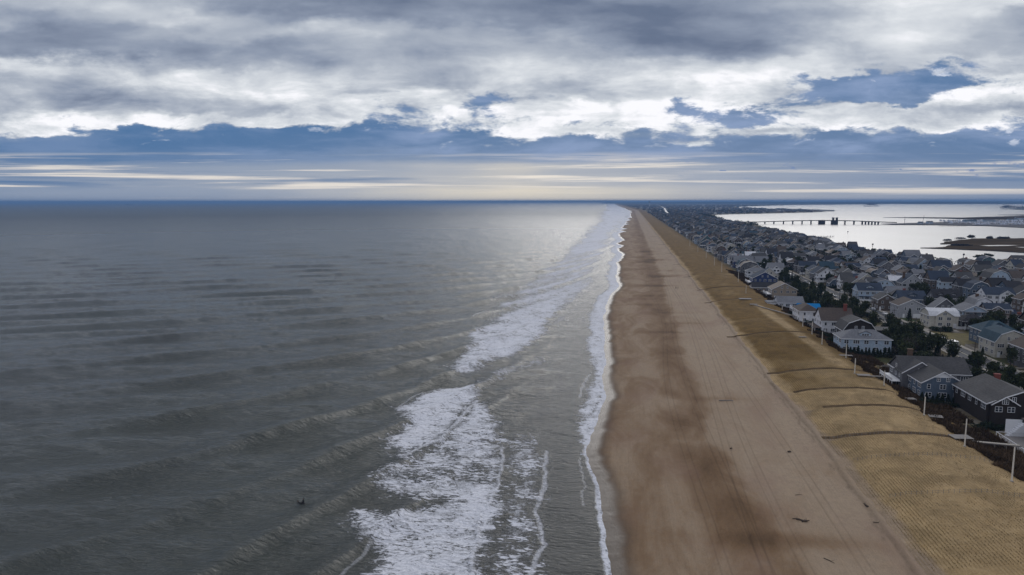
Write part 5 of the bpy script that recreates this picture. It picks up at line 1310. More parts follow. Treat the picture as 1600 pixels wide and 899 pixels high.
# ---- cars
CARM = {}
def car_meshes(kind):
    if kind in CARM: return CARM[kind]
    L, Wd, Hh = {'car': (4.5, 1.75, 1.42), 'suv': (4.7, 1.85, 1.75), 'van': (5.4, 1.95, 2.2)}[kind]
    b = MB(); k = L / 2
    if kind == 'van': P = [(-k, .35), (k, .35), (k, .95), (k - .5, 1.15), (k - 1.2, Hh - .05), (k - 1.5, Hh), (-k + .1, Hh), (-k, Hh - .15)]; cab = [(-k + .15, 1.25), (k - .65, 1.25), (k - 1.25, Hh - .25), (-k + .25, Hh - .25)]
    else:
        P = [(-k, .35), (k, .35), (k, .75), (k - .15, .88), (k - 1.15, .98), (k - 1.85, Hh - .04), (k - 2.3, Hh), (-k + 1.0, Hh), (-k + .35 if kind == 'car' else -k + .12, 1.0), (-k, .9)]
        cab = [(-k + .55, 1.0), (k - 1.30, 1.0), (k - 1.92, Hh - .1), (-k + 1.05 if kind == 'car' else -k + .5, Hh - .1)]
    b.prism(P, 'y', -Wd/2, Wd/2); bm_ = b.mesh('body', [M_white])
    g = MB(); g.prism(cab, 'y', -Wd/2 - .012, Wd/2 + .012)
    fx = k - 1.15 if kind != 'van' else k - .5
    g.add([(fx - .02, -Wd/2 + .1, 1.02), (fx - .02, Wd/2 - .1, 1.02), (fx - .72, Wd/2 - .2, Hh - .07), (fx - .72, -Wd/2 + .2, Hh - .07)], [(0, 1, 2, 3)]) if kind == 'van' else g.add([(k - 1.13, -Wd/2 + .1, 1.01), (k - 1.13, Wd/2 - .1, 1.01), (k - 1.80, Wd/2 - .2, Hh - .05), (k - 1.80, -Wd/2 + .2, Hh - .05)], [(0, 1, 2, 3)])
    gm = g.mesh('windows', [M_glass])
    w = MB(); n = 10
    vs = [(.33 * math.cos(6.283 * i / n), y, .33 + .33 * math.sin(6.283 * i / n)) for y in (-.11, .11) for i in range(n)]
    w.add(vs, [(i, (i + 1) % n, (i + 1) % n + n, i + n) for i in range(n)] + [tuple(range(n)), tuple(range(2 * n - 1, n - 1, -1))]); wm = w.mesh('wheel', [M_tyre])
    h = MB(); h.box(k - .03, k + .015, -.16, .16, .6, .75); hm = h.mesh('headlight', [M_trim])
    CARM[kind] = (bm_, gm, wm, hm, L, Wd); return CARM[kind]
PAINT = {'silver': mat('silver_paint', (.42, .44, .46), .35, 0, spec=.6), 'white': mat('white_car_paint', (.68, .68, .68), .35, 0, spec=.6), 'black': mat('black_paint', (.015, .015, .018), .3, 0, spec=.6),
         'dark blue': mat('blue_paint', (.02, .035, .09), .3, 0, spec=.6), 'red': mat('red_paint', (.25, .02, .02), .3, 0, spec=.6), 'grey': mat('grey_paint', (.11, .115, .12), .3, 0, spec=.6)}
def car(kind, colr, s_, u_, rz, label):
    bm_, gm, wm, hm, L, Wd = car_meshes(kind); t = thing('parked_' + ('van' if kind == 'van' else 'car'), label, 'van' if kind == 'van' else 'car', (s_, u_, ground_z(s_, u_) + .07), rz, 'vehicles parked in the town')
    link('body', bm_, t, mat=PAINT[colr]); link('windows', gm, t)
    for x in (-L/2 + .85, L/2 - .85):
        for y in (-Wd/2 + .12, Wd/2 - .12): link('wheel', wm, t, (x, y, 0))
    for y in (-Wd/2 + .3, Wd/2 - .3): link('headlight', hm, t, (0, y, 0))
car('van', 'white', 138.6, 318, math.pi/2, 'white van parked at the inland kerb beside the brown lawn')
car('car', 'silver', 150, 355.5, 0, 'silver car on the drive of the cream house with the pale roof')
car('suv', 'black', 152, 271, 0, 'black car in front of the porch house at the right edge')
car('car', 'white', 138.7, 330, math.pi/2, 'white car parked behind the white van by the lawn')
car('car', 'grey', 124, 263, .3, 'grey car beside the small cream garage house')
cc = 0; cl = ['silver', 'white', 'black', 'dark blue', 'grey', 'red', 'white', 'silver']
for i in range(30):
    b = 400 + i * 19 + rnd.uniform(-5, 5); side = rnd.choice([132.4, 138.6, 203.6, 208.6]); k = rnd.choice(['car', 'suv', 'car', 'van']); c = rnd.choice(cl); cc += 1
    if any(abs(b - cu) < 8 for cu in CROSS): continue
    car(k, c, side, b, math.pi/2 * rnd.choice([-1, 1]), '%s %s parked along %s, %s vehicle past the boxy house' % (c, 'van' if k == 'van' else 'car', 'the avenue' if side < 150 else 'the back road', ordw(cc)))

dc = 0
for q in list(TAKEN):
    if not (230 < q[1] < 620) or q[0] < 140 or rnd.random() < .45: continue
    a, b = q[0] + rnd.choice([-1, 1]) * (q[2] / 2 + 1.6), q[1] - rnd.uniform(1, 5)
    if any(abs(z_[0] - a) < z_[2] / 2 + .6 and abs(z_[1] - b) < z_[3] / 2 + 2 for z_ in TAKEN) or abs(a - 206) < 5: continue
    dc += 1; k = rnd.choice(['car', 'suv', 'car']); c = rnd.choice(cl)
    patch('driveway', [(a - 1.6, b - 5), (a + 1.6, b - 5), (a + 1.6, b + 3), (a - 1.6, b + 3)], M_conc, .045, False)
    car(k, c, a, b, math.pi/2, '%s %s on a side drive between houses, %s such car' % (c, 'station wagon' if k == 'suv' else 'car', ordw(dc)))
# ---- trees and shrubs between the houses
def near_house(s_, u_):
    best = min(HOUSES, key=lambda q: math.hypot(q[0] - s_, q[1] - u_)); return best
HOUSES = []
for o in bpy.data.objects:
    if o.name.split('.')[0] == 'house' and 'label' in o: HOUSES.append((o.location.x, o.location.y, o['label']))
tn = {}
def put_tree(kind, s_, u_, h, w, lab=None):
    k = 'x'
    if lab is None:
        where = 'beachfront strip' if s_ < 131 else 'avenue block' if s_ < 203 else 'bayward blocks'
        key = (kind, where); tn[key] = tn.get(key, 0) + 1
        lab = '%s in the %s, %s from the near end' % (TDESC[kind], where, ordw(tn[key]))
    tree(kind, s_, u_, h, w, lab, {'cedar': 'dark cedars between the houses', 'bush': 'low evergreen shrubs between the houses', 'olive': 'round trees between the houses', 'bare': 'leafless trees between the houses', 'pine': 'flat-topped pines at the bay'}[kind])
TR = []
for i in range(17): TR.append(('cedar', 86.5 + i * 1.45, 288.3 + rnd.uniform(-.8, .8), rnd.uniform(2.6, 4.2), rnd.uniform(2.2, 3.0)))     # hedge before the pale blue house
for i in range(9): TR.append(('bush', 108 + rnd.uniform(0, 12), 290 + rnd.uniform(-5, 4), rnd.uniform(2.5, 4), rnd.uniform(4, 6)))
for i in range(9): TR.append(('cedar', 90 + i * 1.5, 224.0 + rnd.uniform(-.6, .6), rnd.uniform(1.8, 3.0), 2.0))                           # in front of the blue-grey house
for i in range(7): TR.append(('bush', 89 + i * 2.6, 220.5 + rnd.uniform(-1, 1), rnd.uniform(1.6, 2.4), rnd.uniform(3, 4.4)))
for i in range(10): TR.append(('bush', 95 + i * 2.2, 199.5 + rnd.uniform(-2, 2), rnd.uniform(1.8, 3.2), rnd.uniform(3, 4.5)))
for i in range(14): TR.append(('olive', 114 + rnd.uniform(0, 13), 232 + rnd.uniform(0, 24), rnd.uniform(5.5, 8), rnd.uniform(5.5, 7.5)))
for i in range(7): TR.append(('cedar', 114 + rnd.uniform(0, 13), 274 + rnd.uniform(-4, 8), rnd.uniform(3.5, 5.5), rnd.uniform(2.5, 3.4)))
for i in range(5): TR.append(('cedar', 111 + i * 2.4, 304 + rnd.uniform(-1.5, 1.5), rnd.uniform(3, 4.5), 2.6))
for i in range(10): TR.append(('bush', 86 + rnd.uniform(-1, 3), 305 + i * 8 + rnd.uniform(-3, 3), rnd.uniform(2.2, 3.6), rnd.uniform(3.5, 5.5)))
for i in range(11): TR.append(('olive', 163 + rnd.uniform(0, 16), 345 + rnd.uniform(0, 26), rnd.uniform(5, 8.5), rnd.uniform(5.5, 8)))
for i in range(5): TR.append(('olive', 104 + rnd.uniform(0, 8), 395 + i * 9, rnd.uniform(4, 6), rnd.uniform(4.5, 6.5)))
TR += [('cedar', 141.8, 300, 3.2, 2), ('olive', 188, 352, 8, 8), ('olive', 104, 191.2, 3.4, 4), ('olive', 99.5, 181, 3.0, 4.2), ('bush', 97.5, 176.5, 2.2, 4), ('bush', 101, 173, 2.4, 4), ('bush', 95, 170, 1.8, 3.4), ('bush', 106, 168, 2.4, 4)]
for i in range(1500):
    a = rnd.uniform(104, 128) if rnd.random() < .25 else rnd.uniform(141, 201) if rnd.random() < .5 else rnd.uniform(211, 284)
    b = 255 + 800 * rnd.random() ** 1.3
    if not in_view(a, b) or any(abs(q[0] - a) < q[2] / 2 + .5 and abs(q[1] - b) < q[3] / 2 for q in TAKEN) or (abs(a - 155) < 15 and 315 < b < 350) or any(abs(b - cu) < 5 for cu in CROSS): continue
    if a > bay_edge(np.array([b]))[0] - 6: continue
    k = rnd.choice(['cedar', 'olive', 'olive', 'bush', 'bare', 'olive', 'bush']); TR.append((k, a, b, {'cedar': rnd.uniform(5, 8), 'olive': rnd.uniform(6, 10), 'bush': rnd.uniform(2.5, 4.5), 'bare': rnd.uniform(6, 9)}[k], rnd.uniform(5, 9) if k != 'cedar' else rnd.uniform(3.2, 4.6)))
TR.sort(key=lambda q: q[2])
for q in TR: put_tree(*q)
for i, (a, b, h) in enumerate([(322, 700, 12), (327, 703, 10), (333, 706, 13)]):
    tree('pine', a, b, h, 10, '%s flat-topped pine of the three beside the bayside mansions' % ['left', 'middle', 'right'][i], 'flat-topped pines at the bay')
# beyond: the green mass between roofs
def wood_mass(name, n, place, size, m, label, seed):
    rng = np.random.default_rng(seed); P = place(rng, n); n = len(P)
    V = np.zeros((n, 4, 3)); u1 = rng.normal(0, 1, (n, 3)); u1 /= np.linalg.norm(u1, axis=1)[:, None]; u2 = np.cross(u1, rng.normal(0, 1, (n, 3))); u2 /= np.linalg.norm(u2, axis=1)[:, None]
    sz = (size * rng.uniform(.5, 1.4, n) * (1 + P[:, 1] / 2600))[:, None]
    V[:, 0] = P - u1 * sz; V[:, 1] = P + u2 * sz * .7; V[:, 2] = P + u1 * sz; V[:, 3] = P - u2 * sz * .7
    tag(link(name, new_mesh(name, V.reshape(-1, 3), np.arange(n * 4).reshape(-1, 4), [m])), label, 'trees', kind='stuff')
def far_trees(rng, n):
    C = []
    k = 2600
    b = 700 + 4200 * rng.uniform(0, 1, k) ** 1.5; a = 100 + (bay_edge(b) - 108) * rng.uniform(0, 1, k)
    a = np.where(b > 3400, 100 + 700 * rng.uniform(0, 1, k), a); ok = (np.abs(a - 135.5 - np.maximum(0, (b - 2366) * .04)) > 8) & (a < bay_edge(b) - 8); a, b = a[ok], b[ok]
    idx = rng.integers(0, len(a), n); r = rng.uniform(2.0, 4.0, len(a)) * (1 + b / 3500); hh = rng.uniform(3, 8, len(a))
    d = rng.normal(0, 1, (n, 3)); d /= np.linalg.norm(d, axis=1)[:, None]
    return np.stack([a[idx] + d[:, 0] * r[idx], b[idx] + d[:, 1] * r[idx], 3 + hh[idx] * .55 + d[:, 2] * hh[idx] * .5], -1)
wood_mass('distant_trees', 130000, far_trees, .55, M_ever, 'dark mass of small trees among the more distant houses', 5)
def marsh_shrubs(rng, n):
    S = []; 
    for (px, py, r, h) in [(1517,374.5,4,6),(1546,375,3,4),(1567,375,6,3.5),(1500,375,5,2),(1497,386,6,2.5),(1508,386,5,2),(1480,378,4,2),(1361,322.6,60,45),(1580,327.8,70,35),(1600,328.2,60,30),(1572,327.8,30,40)]:
        c = un(px, py, 0); k = n // 11; d = rng.normal(0, .5, (k, 3)); d[:, 2] = np.abs(d[:, 2]) - .5; d[:, 0] += 0.5 * np.sin(np.arange(k))
        S.append(np.stack([c[0] + d[:, 0] * r, c[1] + d[:, 1] * r * .5, 1 + h * .5 + d[:, 2] * h * .5], -1))
    return np.concatenate(S)
wood_mass('island_bushes', 5000, marsh_shrubs, .8, M_mud, 'dark bushes along the marsh islands in the bay', 6)

# ================================================================== bridge, docks, boats, markers
def bridge():
    p0 = un(1126, 350.0, 0); p1 = un(1400, 352.2, 0); a0 = np.array([300.0, 2075.0]); a1 = np.array(p1)
    L = float(np.linalg.norm(a1 - a0)); az = math.atan2(a1[1] - a0[1], a1[0] - a0[0])
    t = thing('bridge', 'long low drawbridge crossing the bay on piers', 'bridge', (a0[0], a0[1], 0), az)
    # piers measured along the photo, then turned into distance along the deck
    def along(px):
        best = min(np.linspace(0, L, 3000), key=lambda q: abs(proj(a0 + (a1 - a0) * q / L)[0] - px)); return float(best)
    def proj(q):
        x = q[0] * math.cos(YAW) + q[1] * math.sin(YAW); y = -q[0] * math.sin(YAW) + q[1] * math.cos(YAW)
        c = y * math.cos(PITCH) + H * math.sin(PITCH); return (800 + F * x / c, 0)
    c0 = along(1293)
    def zd(x): return 3.0 + 8.2 * math.exp(-((x - c0) / 185.0) ** 2)
    d = MB(); n = 50
    for i in range(n):
        xa, xb = L * i / n, L * (i + 1) / n; za, zb = zd(xa), zd(xb)
        d.add([(xa, -6, za - 1.3), (xb, -6, zb - 1.3), (xb, 6, zb - 1.3), (xa, 6, za - 1.3), (xa, -6, za), (xb, -6, zb), (xb, 6, zb), (xa, 6, za)], [(4, 5, 6, 7), (0, 1, 5, 4), (3, 7, 6, 2), (0, 3, 2, 1)])
    link('deck', d.mesh('deck', [M_mud]), t)
    r = MB()
    for i in range(n):
        xa, xb = L * i / n, L * (i + 1) / n
        r.add([(xa, -6.01, zd(xa)), (xb, -6.01, zd(xb)), (xb, -6.01, zd(xb) + 1.0), (xa, -6.01, zd(xa) + 1.0), (xa, -5.8, zd(xa)), (xb, -5.8, zd(xb)), (xb, -5.8, zd(xb) + 1.0), (xa, -5.8, zd(xa) + 1.0)], [(0, 1, 2, 3), (4, 7, 6, 5), (3, 2, 6, 7)])
    link('parapet', r.mesh('parapet', [M_conc]), t)
    for px in [1195, 1209, 1224, 1238.5, 1253, 1267, 1320, 1334, 1347, 1352, 1357, 1362, 1367, 1372]:
        x = along(px); p = MB(); p.box(-1.3, 1.3, -4, 4, -2, zd(x) - 2.0); p.box(-1.8, 1.8, -5.4, 5.4, zd(x) - 1.99, zd(x) - 1.32); link('pier', p.mesh('pier', [M_mud]), t, (x, 0, 0))
    for px, tower in ((1283.5, False), (1303.5, True)):
        x = along(px); p = MB(); p.box(-8, 8, -8, 8, -2, zd(x) + .2)
        q = link('lift_pier', p.mesh('lift_pier', [M_mud]), t, (x, 0, 0))
        if tower:
            for k in (-4.6, 4.6):
                w = MB(); w.box(k - 2.6, k + 2.6, -8.5, -3.5, zd(x) + .21, zd(x) + 6.5); w.box(k - 3.2, k + 3.2, -9.1, -2.9, zd(x) + 6.51, zd(x) + 8.2); link('bridge_house', w.mesh('bridge_house', [M_mud]), q)
bridge()
ribbon('bridge_approach', [(206, 1985), (300, 2075)], 12, M_asph, .3)

def dock(px0, py0, px1, py1, n, label, h=3.0, gap=2):
    a = un(px0, py0, 0); b = un(px1, py1, 0); t = thing('dock', label, 'dock', (a[0], a[1], 0), math.atan2(b[1] - a[1], b[0] - a[0])); L = math.hypot(b[0] - a[0], b[1] - a[1])
    d = MB(); d.box(0, L, -.9, .9, .8, 1.0); link('walkway', d.mesh('walkway', [M_woodd]), t)
    p = MB(); p.cyl(0, 0, -1, h, .28, .25, 6); pm = p.mesh('piling', [M_woodd])
    for i in range(n + 1):
        for y in (-3.2, 3.2): link('piling', pm, t, (L * i / n, y + rnd.uniform(-.5, .5), rnd.uniform(-.5, .5)))
dock(1247, 373.5, 1300, 371.5, 22, 'row of dock pilings reaching into the bay beside the big bayside house')
dock(1160, 352.8, 1192, 353.6, 14, 'thin line of dock pilings near the left end of the bridge', 2.2)
dock(1155, 356.4, 1195, 356.2, 16, 'second thin line of dock pilings below the bridge end', 2.2)
dock(1468, 354.6, 1510, 354.8, 14, 'line of pilings along the marina bank right of the bridge', 2.6)

def marker(px, py, label, h=4.5):
    a = un(px, py, 0); t = thing('channel_marker', label, 'channel marker', (a[0], a[1], 0), 0, 'channel markers in the bay')
    p = MB(); p.cyl(0, 0, -1, h, .3, .25, 6); link('post', p.mesh('post', [M_upole]), t)
    p = MB(); p.box(-1, 1, -.36, -.27, h - 2.0, h - .1); link('sign_board', p.mesh('sign_board', [M_upole]), t)
marker(1363, 390, 'channel marker post standing in the bay above the middle roofs', 7.5)
marker(1505, 405.5, 'channel marker post in the bay below the marsh island', 6.0)
marker(1324.5, 366, 'faint channel marker post in the bay below the drawbridge', 5)
for i in range(6): pass

def boat_mesh(kind):
    k = 5.5
    sec = [(-k, 1.5, .0), (-k * .3, 1.75, 0), (k * .45, 1.4, 0), (k * .8, .7, 0), (k, .05, 0)]
    h = MB(); vs = []
    for x, w, _ in sec: vs += [(x, -w, 1.3 + .35 * max(0, x / k)), (x, -w * .6, .05), (x, w * .6, .05), (x, w, 1.3 + .35 * max(0, x / k))]
    fs = []
    for i in range(len(sec) - 1):
        for j in range(3): a = i * 4 + j; fs.append((a, a + 1, a + 5, a + 4))
        fs.append((i * 4 + 3, i * 4, i * 4 + 4, i * 4 + 7))
    fs.append((0, 3, 2, 1)); h.add(vs, fs); hm = h.mesh('hull', [M_white])
    c = MB(); c.box(-k * .45, k * .35, -1.1, 1.1, 1.33, 2.4); c.box(-k * .35, k * .15, -.95, .95, 2.401, 3.4); cm = c.mesh('cabin', [M_white])
    w = MB(); w.box(-k * .34, k * .155, -.96, .96, 2.7, 3.15); wm = w.mesh('windscreen', [M_glass]); return hm, cm, wm
hm, cm, wm = boat_mesh('motor'); bn_ = 0
WRAP = mat('shrink_wrap', (.66, .70, .76), .6, .12, .3)
for row, (pa, pb, n) in enumerate([((1470, 346.6), (1545, 346.2), 20), ((1475, 348.6), (1600, 347.0), 34), ((1484, 350.6), (1602, 349.6), 34), ((1520, 352.4), (1604, 352.2), 24)]):
    for i in range(n):
        q = un(pa[0] + (pb[0] - pa[0]) * (i + rnd.uniform(-.2, .2)) / n, pa[1] + (pb[1] - pa[1]) * i / n, 1.6); 
        t = thing('boat', 'white motor boat laid up in the marina, %s from the left in the %s row' % (ordw(i + 1), ['farthest', 'third', 'second', 'nearest'][row]), 'boat', (q[0], q[1], 1.6), rnd.uniform(0, 3.1), 'boats laid up in the marina')
        k = rnd.uniform(.9, 1.5); t.scale = (k, k, k * 1.1); m_ = rnd.choice([WRAP, M_white, WRAP])
        link('hull', hm, t, mat=m_); link('cabin', cm, t, mat=m_); link('windscreen', wm, t)
# marina sheds
for i, (px, py, w, h, rf) in enumerate([(1515, 349.2, 34, 6, 'teal'), (1545, 348.6, 30, 6, 'light grey'), (1581, 346.8, 26, 6, 'grey'), (1452, 350.6, 14, 5, 'grey'), (1438, 350.9, 10, 4, 'dark'), (1596, 344.5, 40, 6, 'brown')]):
    q = un(px, py, 1.6); t = thing('shed', 'long boat shed with %s roof in the marina, %s from the left' % (rf, {3: 'second', 4: 'first', 0: 'third', 1: 'fourth', 2: 'fifth', 5: 'sixth'}[i]), 'shed', (q[0], q[1], 1.6), .05, 'marina sheds')
    m = MB(); wall_block(m, -w/2, w/2, -6, 6, 0, h, h + 2.4, 'gx'); link('wall', m.mesh('wall', [WALL['pale blue']]), t); m = MB(); rect_roof(m, -w/2 - .4, w/2 + .4, -6.4, 6.4, h, h + 2.6, 'gx'); link('roof', m.mesh('roof', [ROOF[rf]]), t)
    m = MB(); m.box(-w * .3, -w * .1, -6.06, -6.001, .1, 3.6); link('door', m.mesh('door', [M_trim]), t)
# cranes / masts at the causeway
for i, (px, py, h, ln) in enumerate([(1441, 350.5, 24, 3.5), (1413, 351.6, 22, 0), (1556, 349, 16, 0)]):
    q = un(px, py, 1.6); t = thing('mast', 'thin tall mast on the causeway, %s from the left' % ['second', 'first', 'third'][i], 'mast', (q[0], q[1], 1.6), 0, 'masts on the causeway')
    m = MB(); m.tube((0, 0, 0), (ln, 0, h), .45, .2, 6); link('post', m.mesh('post', [M_upole]), t); m = MB(); m.tube((ln * .6 - 2, 0, h * .62), (ln * .6 + 2, 0, h * .62), .2, .2, 5); link('spar', m.mesh('spar', [M_upole]), t)
# tiny ship on the sea horizon
q = un(202, 316.6, 0); q = (q[0] * .0 + 16000 * math.sin(math.atan2(q[0], q[1])), 16000 * math.cos(math.atan2(q[0], q[1])))
t = thing('ship', 'tiny dark ship on the sea horizon at the left', 'ship', (q[0], q[1], 0), .3); m = MB(); m.prism([(-55, 0), (50, 0), (60, 9), (-60, 9)], 'y', -9, 9); link('hull', m.mesh('hull', [M_upole]), t); m = MB(); m.box(-50, -34, -8, 8, 9.01, 24); link('superstructure', m.mesh('superstructure', [M_upole]), t)

# ================================================================== people
def person_mesh(name, joints, edges, m, sub=1):
    """one continuous skinned surface over a posed skeleton"""
    me = bpy.data.meshes.new(name); me.from_pydata([j[:3] for j in joints], edges, []); o = bpy.data.objects.new(name, me); COL.objects.link(o)
    sk = o.modifiers.new('skin', 'SKIN'); me.skin_vertices[0].data
    for i, j in enumerate(joints): me.skin_vertices[0].data[i].radius = (j[3], j[3] * (j[4] if len(j) > 4 else 1)); me.skin_vertices[0].data[i].use_root = (i == 0)
    o.modifiers.new('sub', 'SUBSURF').levels = sub
    dg = bpy.context.evaluated_depsgraph_get(); r = bpy.data.meshes.new_from_object(o.evaluated_get(dg)); r.name = name
    bpy.data.objects.remove(o); r.materials.clear(); r.materials.append(m)
    r.polygons.foreach_set('use_smooth', np.ones(len(r.polygons), dtype=bool)); return r
def hands(J, E_, wrist, d, side):
    w = np.array(J[wrist][:3]); d = np.array(d, float); d /= np.linalg.norm(d); sx = np.array([side, 0, 0.0])
    J.append(tuple(w + d * .06) + (.028, .5)); pi = len(J) - 1; E_.append((wrist, pi))
    for k, L in enumerate((.075, .085, .08, .06)):
        J.append(tuple(w + d * (.09 + L) + np.array([0, (k - 1.5) * .02, -.01])) + (.009,)); E_.append((pi, len(J) - 1))
    J.append(tuple(w + d * .06 + np.array([0, .05, .01])) + (.010,)); E_.append((pi, len(J) - 1))
stand_J = [(0,0,.95,.13,.8),(0,0,1.15,.12,.75),(0,0,1.36,.14,.7),(0,0,1.50,.055),(0,.01,1.60,.085,1.1),(0,.01,1.70,.08,1.1),
           (.19,0,1.40,.055),(.25,.05,1.14,.042),(.24,.12,.90,.03),(-.19,0,1.40,.055),(-.25,-.04,1.14,.042),(-.25,-.02,.88,.03),
           (.10,.02,.88,.09),(.11,.12,.50,.062),(.11,.06,.10,.042),(.11,.20,.05,.04),(-.10,0,.88,.09),(-.11,-.02,.50,.062),(-.11,-.18,.12,.042),(-.11,-.06,.05,.04)]
stand_E = [(0,1),(1,2),(2,3),(3,4),(4,5),(2,6),(6,7),(7,8),(2,9),(9,10),(10,11),(0,12),(12,13),(13,14),(14,15),(0,16),(16,17),(17,18),(18,19)]
J = list(stand_J); E_ = list(stand_E); hands(J, E_, 8, (0, .1, -1), 1); hands(J, E_, 11, (0, .1, -1), -1)
M_coat = mat('dark_coat', (.02, .022, .03), .9, 0)
walk = person_mesh('body', J, E_, M_coat, 1)
head = MB(); 
def small_head(mb):
    n = 8; R_ = []
    for i in range(6):
        a = -math.pi/2 + math.pi * i / 5; R_.append([(.085 * math.cos(a) * math.cos(6.283 * k / n), .1 * math.cos(a) * math.sin(6.283 * k / n), .125 * math.sin(a)) for k in range(n)])
    vs = [v for r in R_ for v in r]; fs = [(i * n + k, i * n + (k + 1) % n, (i + 1) * n + (k + 1) % n, (i + 1) * n + k) for i in range(5) for k in range(n)]; mb.add(vs, fs)
    mb.box(-.012, .012, .09, .125, -.03, .02); mb.box(-.1, -.08, -.02, .02, -.03, .03); mb.box(.08, .1, -.02, .02, -.03, .03)
small_head(head); headm = head.mesh('face', [M_skin], True)
hair = MB(); hair.prism([(-.11, -.06), (-.11, .1), (-.06, .15), (.06, .15), (.1, .06), (.02, .04), (-.06, -.08)], 'x', -.09, .09); hm_ = hair.mesh('hair', [M_upole])
def person(s_, u_, rz, body, label, hp, z):
    t = thing('person', label, 'person', (s_, u_, z), rz); link('body', body, t); link('face', headm, t, hp); a = link('hair', hm_, t, (hp[0], hp[1], hp[2])); a.rotation_euler = (0, 0, math.pi/2); return t
q = un(969, 437, 1.2); person(q[0], q[1], .3, walk, 'person in dark clothes walking on the sand near the waterline', (0, .02, 1.66), gh(*q))
q = un(1056, 452, 2.6); person(q[0], q[1], 2.4, walk, 'person in dark clothes standing on the dry upper sand', (0, .02, 1.66), gh(*q))
q = un(1059, 452.5, 2.6); person(q[0], q[1], -2.0, walk, 'person in dark clothes beside the other on the dry upper sand', (0, .02, 1.66), gh(*q))
# surfers sitting on boards
sit_J = [(0,0,.12,.15,.8),(0,-.02,.34,.13,.75),(0,.0,.56,.15,.7),(0,.02,.70,.055),(0,.03,.80,.085,1.1),(0,.03,.90,.08,1.1),(.2,.02,.58,.055),(.27,.10,.36,.042),(.22,.30,.22,.03),(-.2,.02,.58,.055),(-.27,.10,.36,.042),(-.22,.30,.22,.03),
         (.14,.10,.10,.09),(.30,.42,.06,.065),(.32,.44,-.30,.045),(-.14,.10,.10,.09),(-.30,.42,.06,.065),(-.32,.44,-.30,.045)]
sit_E = [(0,1),(1,2),(2,3),(3,4),(4,5),(2,6),(6,7),(7,8),(2,9),(9,10),(10,11),(0,12),(12,13),(13,14),(0,15),(15,16),(16,17)]
J = list(sit_J); E_ = list(sit_E); hands(J, E_, 8, (0, 1, -.3), 1); hands(J, E_, 11, (0, 1, -.3), -1)
sit = person_mesh('body', J, E_, M_black, 1)
prone_J = [(0,0,.16,.14,.7),(0,.25,.20,.13,.7),(0,.48,.26,.14,.65),(0,.60,.32,.055),(0,.70,.40,.085),(0,.76,.44,.08),(.2,.50,.24,.055),(.3,.72,.12,.042),(.3,.95,.02,.03),(-.2,.50,.24,.055),(-.3,.72,.12,.042),(-.3,.95,.02,.03),
           (.1,-.1,.15,.09),(.12,-.5,.13,.062),(.12,-.9,.12,.04),(-.1,-.1,.15,.09),(-.12,-.5,.13,.062),(-.12,-.9,.12,.04)]
J = list(prone_J); E_ = list(sit_E); hands(J, E_, 8, (0, 1, -.3), 1); hands(J, E_, 11, (0, 1, -.3), -1)
prone = person_mesh('body', J, E_, M_black, 1)
bd = MB(); P = [(0, 1.05), (.14, .85), (.25, .4), (.27, -.1), (.22, -.75), (.14, -1.0), (-.14, -1.0), (-.22, -.75), (-.27, -.1), (-.25, .4), (-.14, .85)]
n = len(P); bd.add([(x, y, 0) for x, y in P] + [(x * .9, y * .98, .06 + .08 * max(0, y - .5)) for x, y in P], [tuple(range(n - 1, -1, -1)), tuple(range(n, 2 * n))] + [(i, (i + 1) % n, (i + 1) % n + n, i + n) for i in range(n)])
bdm = bd.mesh('deck', [M_black]); fn = MB(); fn.prism([(-.9, -.12), (-.75, 0), (-.95, 0)], 'x', -.01, .01); fnm = fn.mesh('fin', [M_black])
SEAZ = lambda s_, u_: sea_height(s_, u_)
sea_co = np.stack([v[:, 0], v[:, 1], v[:, 2]], -1) if False else None
seam = bpy.data.objects['sea'].data; co = np.empty(len(seam.vertices) * 3, np.float32); seam.vertices.foreach_get('co', co); co = co.reshape(-1, 3)
def sea_height(s_, u_): return float(co[np.argmin((co[:, 0] - s_) ** 2 + (co[:, 1] - u_) ** 2), 2])
for i, (px, py, body, hp, lab, lb2, rz) in enumerate([(473.5, 783, sit, (0, .04, .88), 'surfer in a black wetsuit sitting upright on a board beyond the breakers', 'dark surfboard under the upright surfer', .9), (469.3, 783.5, prone, (0, .74, .44), 'surfer in a black wetsuit lying low just left of the sitting one', 'dark surfboard under the lying surfer', 1.4)]):
    q = un(px, py, 0.2); zz = sea_height(*q) + .12
    t = thing('surfboard', lb2, 'surfboard', (q[0], q[1], zz - .06), rz); link('deck', bdm, t); link('fin', fnm, t)
    person(q[0], q[1], rz, body, lab, hp, zz - .02)
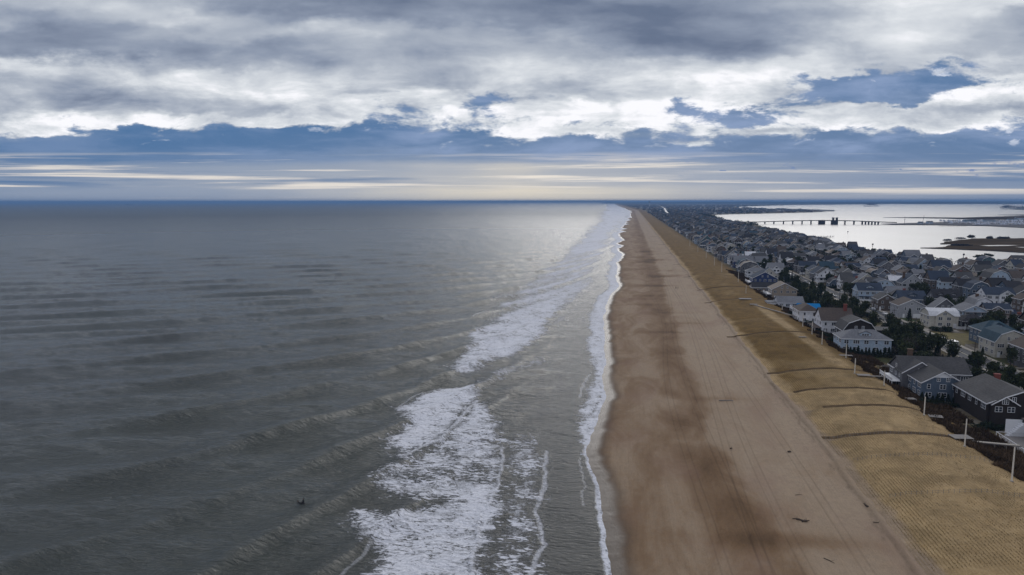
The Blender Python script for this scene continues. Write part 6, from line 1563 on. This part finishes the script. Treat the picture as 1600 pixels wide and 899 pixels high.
# ---- driftwood on the sand
dwn = 0
for px, py, L, r, rz, lab in [(1134, 627, 4.4, .16, .05, 'pale board lying across the dry sand'), (1243, 812, 1.4, .08, .1, 'short dark stick left of the driftwood heap'), (1252, 815, 2.2, .16, -.5, 'dark branched driftwood lying on the dry sand'),
                             (1258, 816, 1.6, .14, .4, 'second dark limb of driftwood beside the branched piece'), (1233, 708, .8, .22, 0, 'dark clump of wrack on the dry sand'), (1142, 701, .5, .18, 0, 'small dark lump on the sand by the damp edge'),
                             (1295, 878, 2.2, .07, -.9, 'thin slanting driftwood stick near the bottom edge'), (1247, 775, 1.4, .05, .2, 'thin stick on the dry sand above the driftwood'), (1353, 795, 1.6, .22, 1.9, 'dark wrack heap at the foot of the dune'), (1370, 821, 1.5, .07, -.3, 'short dark stick at the foot of the dune')]:
    q = un(px, py, 2.5); t = thing('driftwood', lab, 'driftwood', (q[0], q[1], gh(*q) + r * .5), rz); m = MB(); m.tube((-L/2, 0, 0), (0, .1, .05), r, r * .9, 7); m.tube((0, .1, .05), (L/2, -.1, .12), r * .9, r * .5, 7)
    link('log', m.mesh('log', [M_wood if 'pale' in lab else M_woodd]), t)
    m = MB(); m.tube((L * .1, 0, .05), (L * .3, .5, .35), r * .4, r * .15, 5); m.tube((-L * .2, 0, .05), (-L * .3, -.4, .3), r * .35, r * .1, 5); link('branch', m.mesh('branch', [M_wood if 'pale' in lab else M_woodd]), t)

# ================================================================== air
hm = bpy.data.meshes.new('haze'); b = MB(); b.box(-62000, 62000, -400, 95000, -60, 100); hz = link('haze', b.mesh('haze'))
tag(hz, 'thin blue haze lying over the sea and the far land', 'haze', kind='stuff')
M_hz = bpy.data.materials.new('haze_air'); M_hz.use_nodes = True; M_hz.node_tree.nodes.clear()
pv = M_hz.node_tree.nodes.new('ShaderNodeVolumePrincipled'); pv.inputs['Color'].default_value = (.22, .40, .70, 1); pv.inputs['Density'].default_value = 0.00008; pv.inputs['Anisotropy'].default_value = 0.0
ou = M_hz.node_tree.nodes.new('ShaderNodeOutputMaterial'); M_hz.node_tree.links.new(pv.outputs[0], ou.inputs['Volume'])
hz.data.materials.append(M_hz)
for l, ns in LABELS.items():
    if len(l.split()) < 4 or len(l.split()) > 16: print('LABEL LEN', len(l.split()), l)
    if len(ns) > 1: print('DUP', l, len(ns))
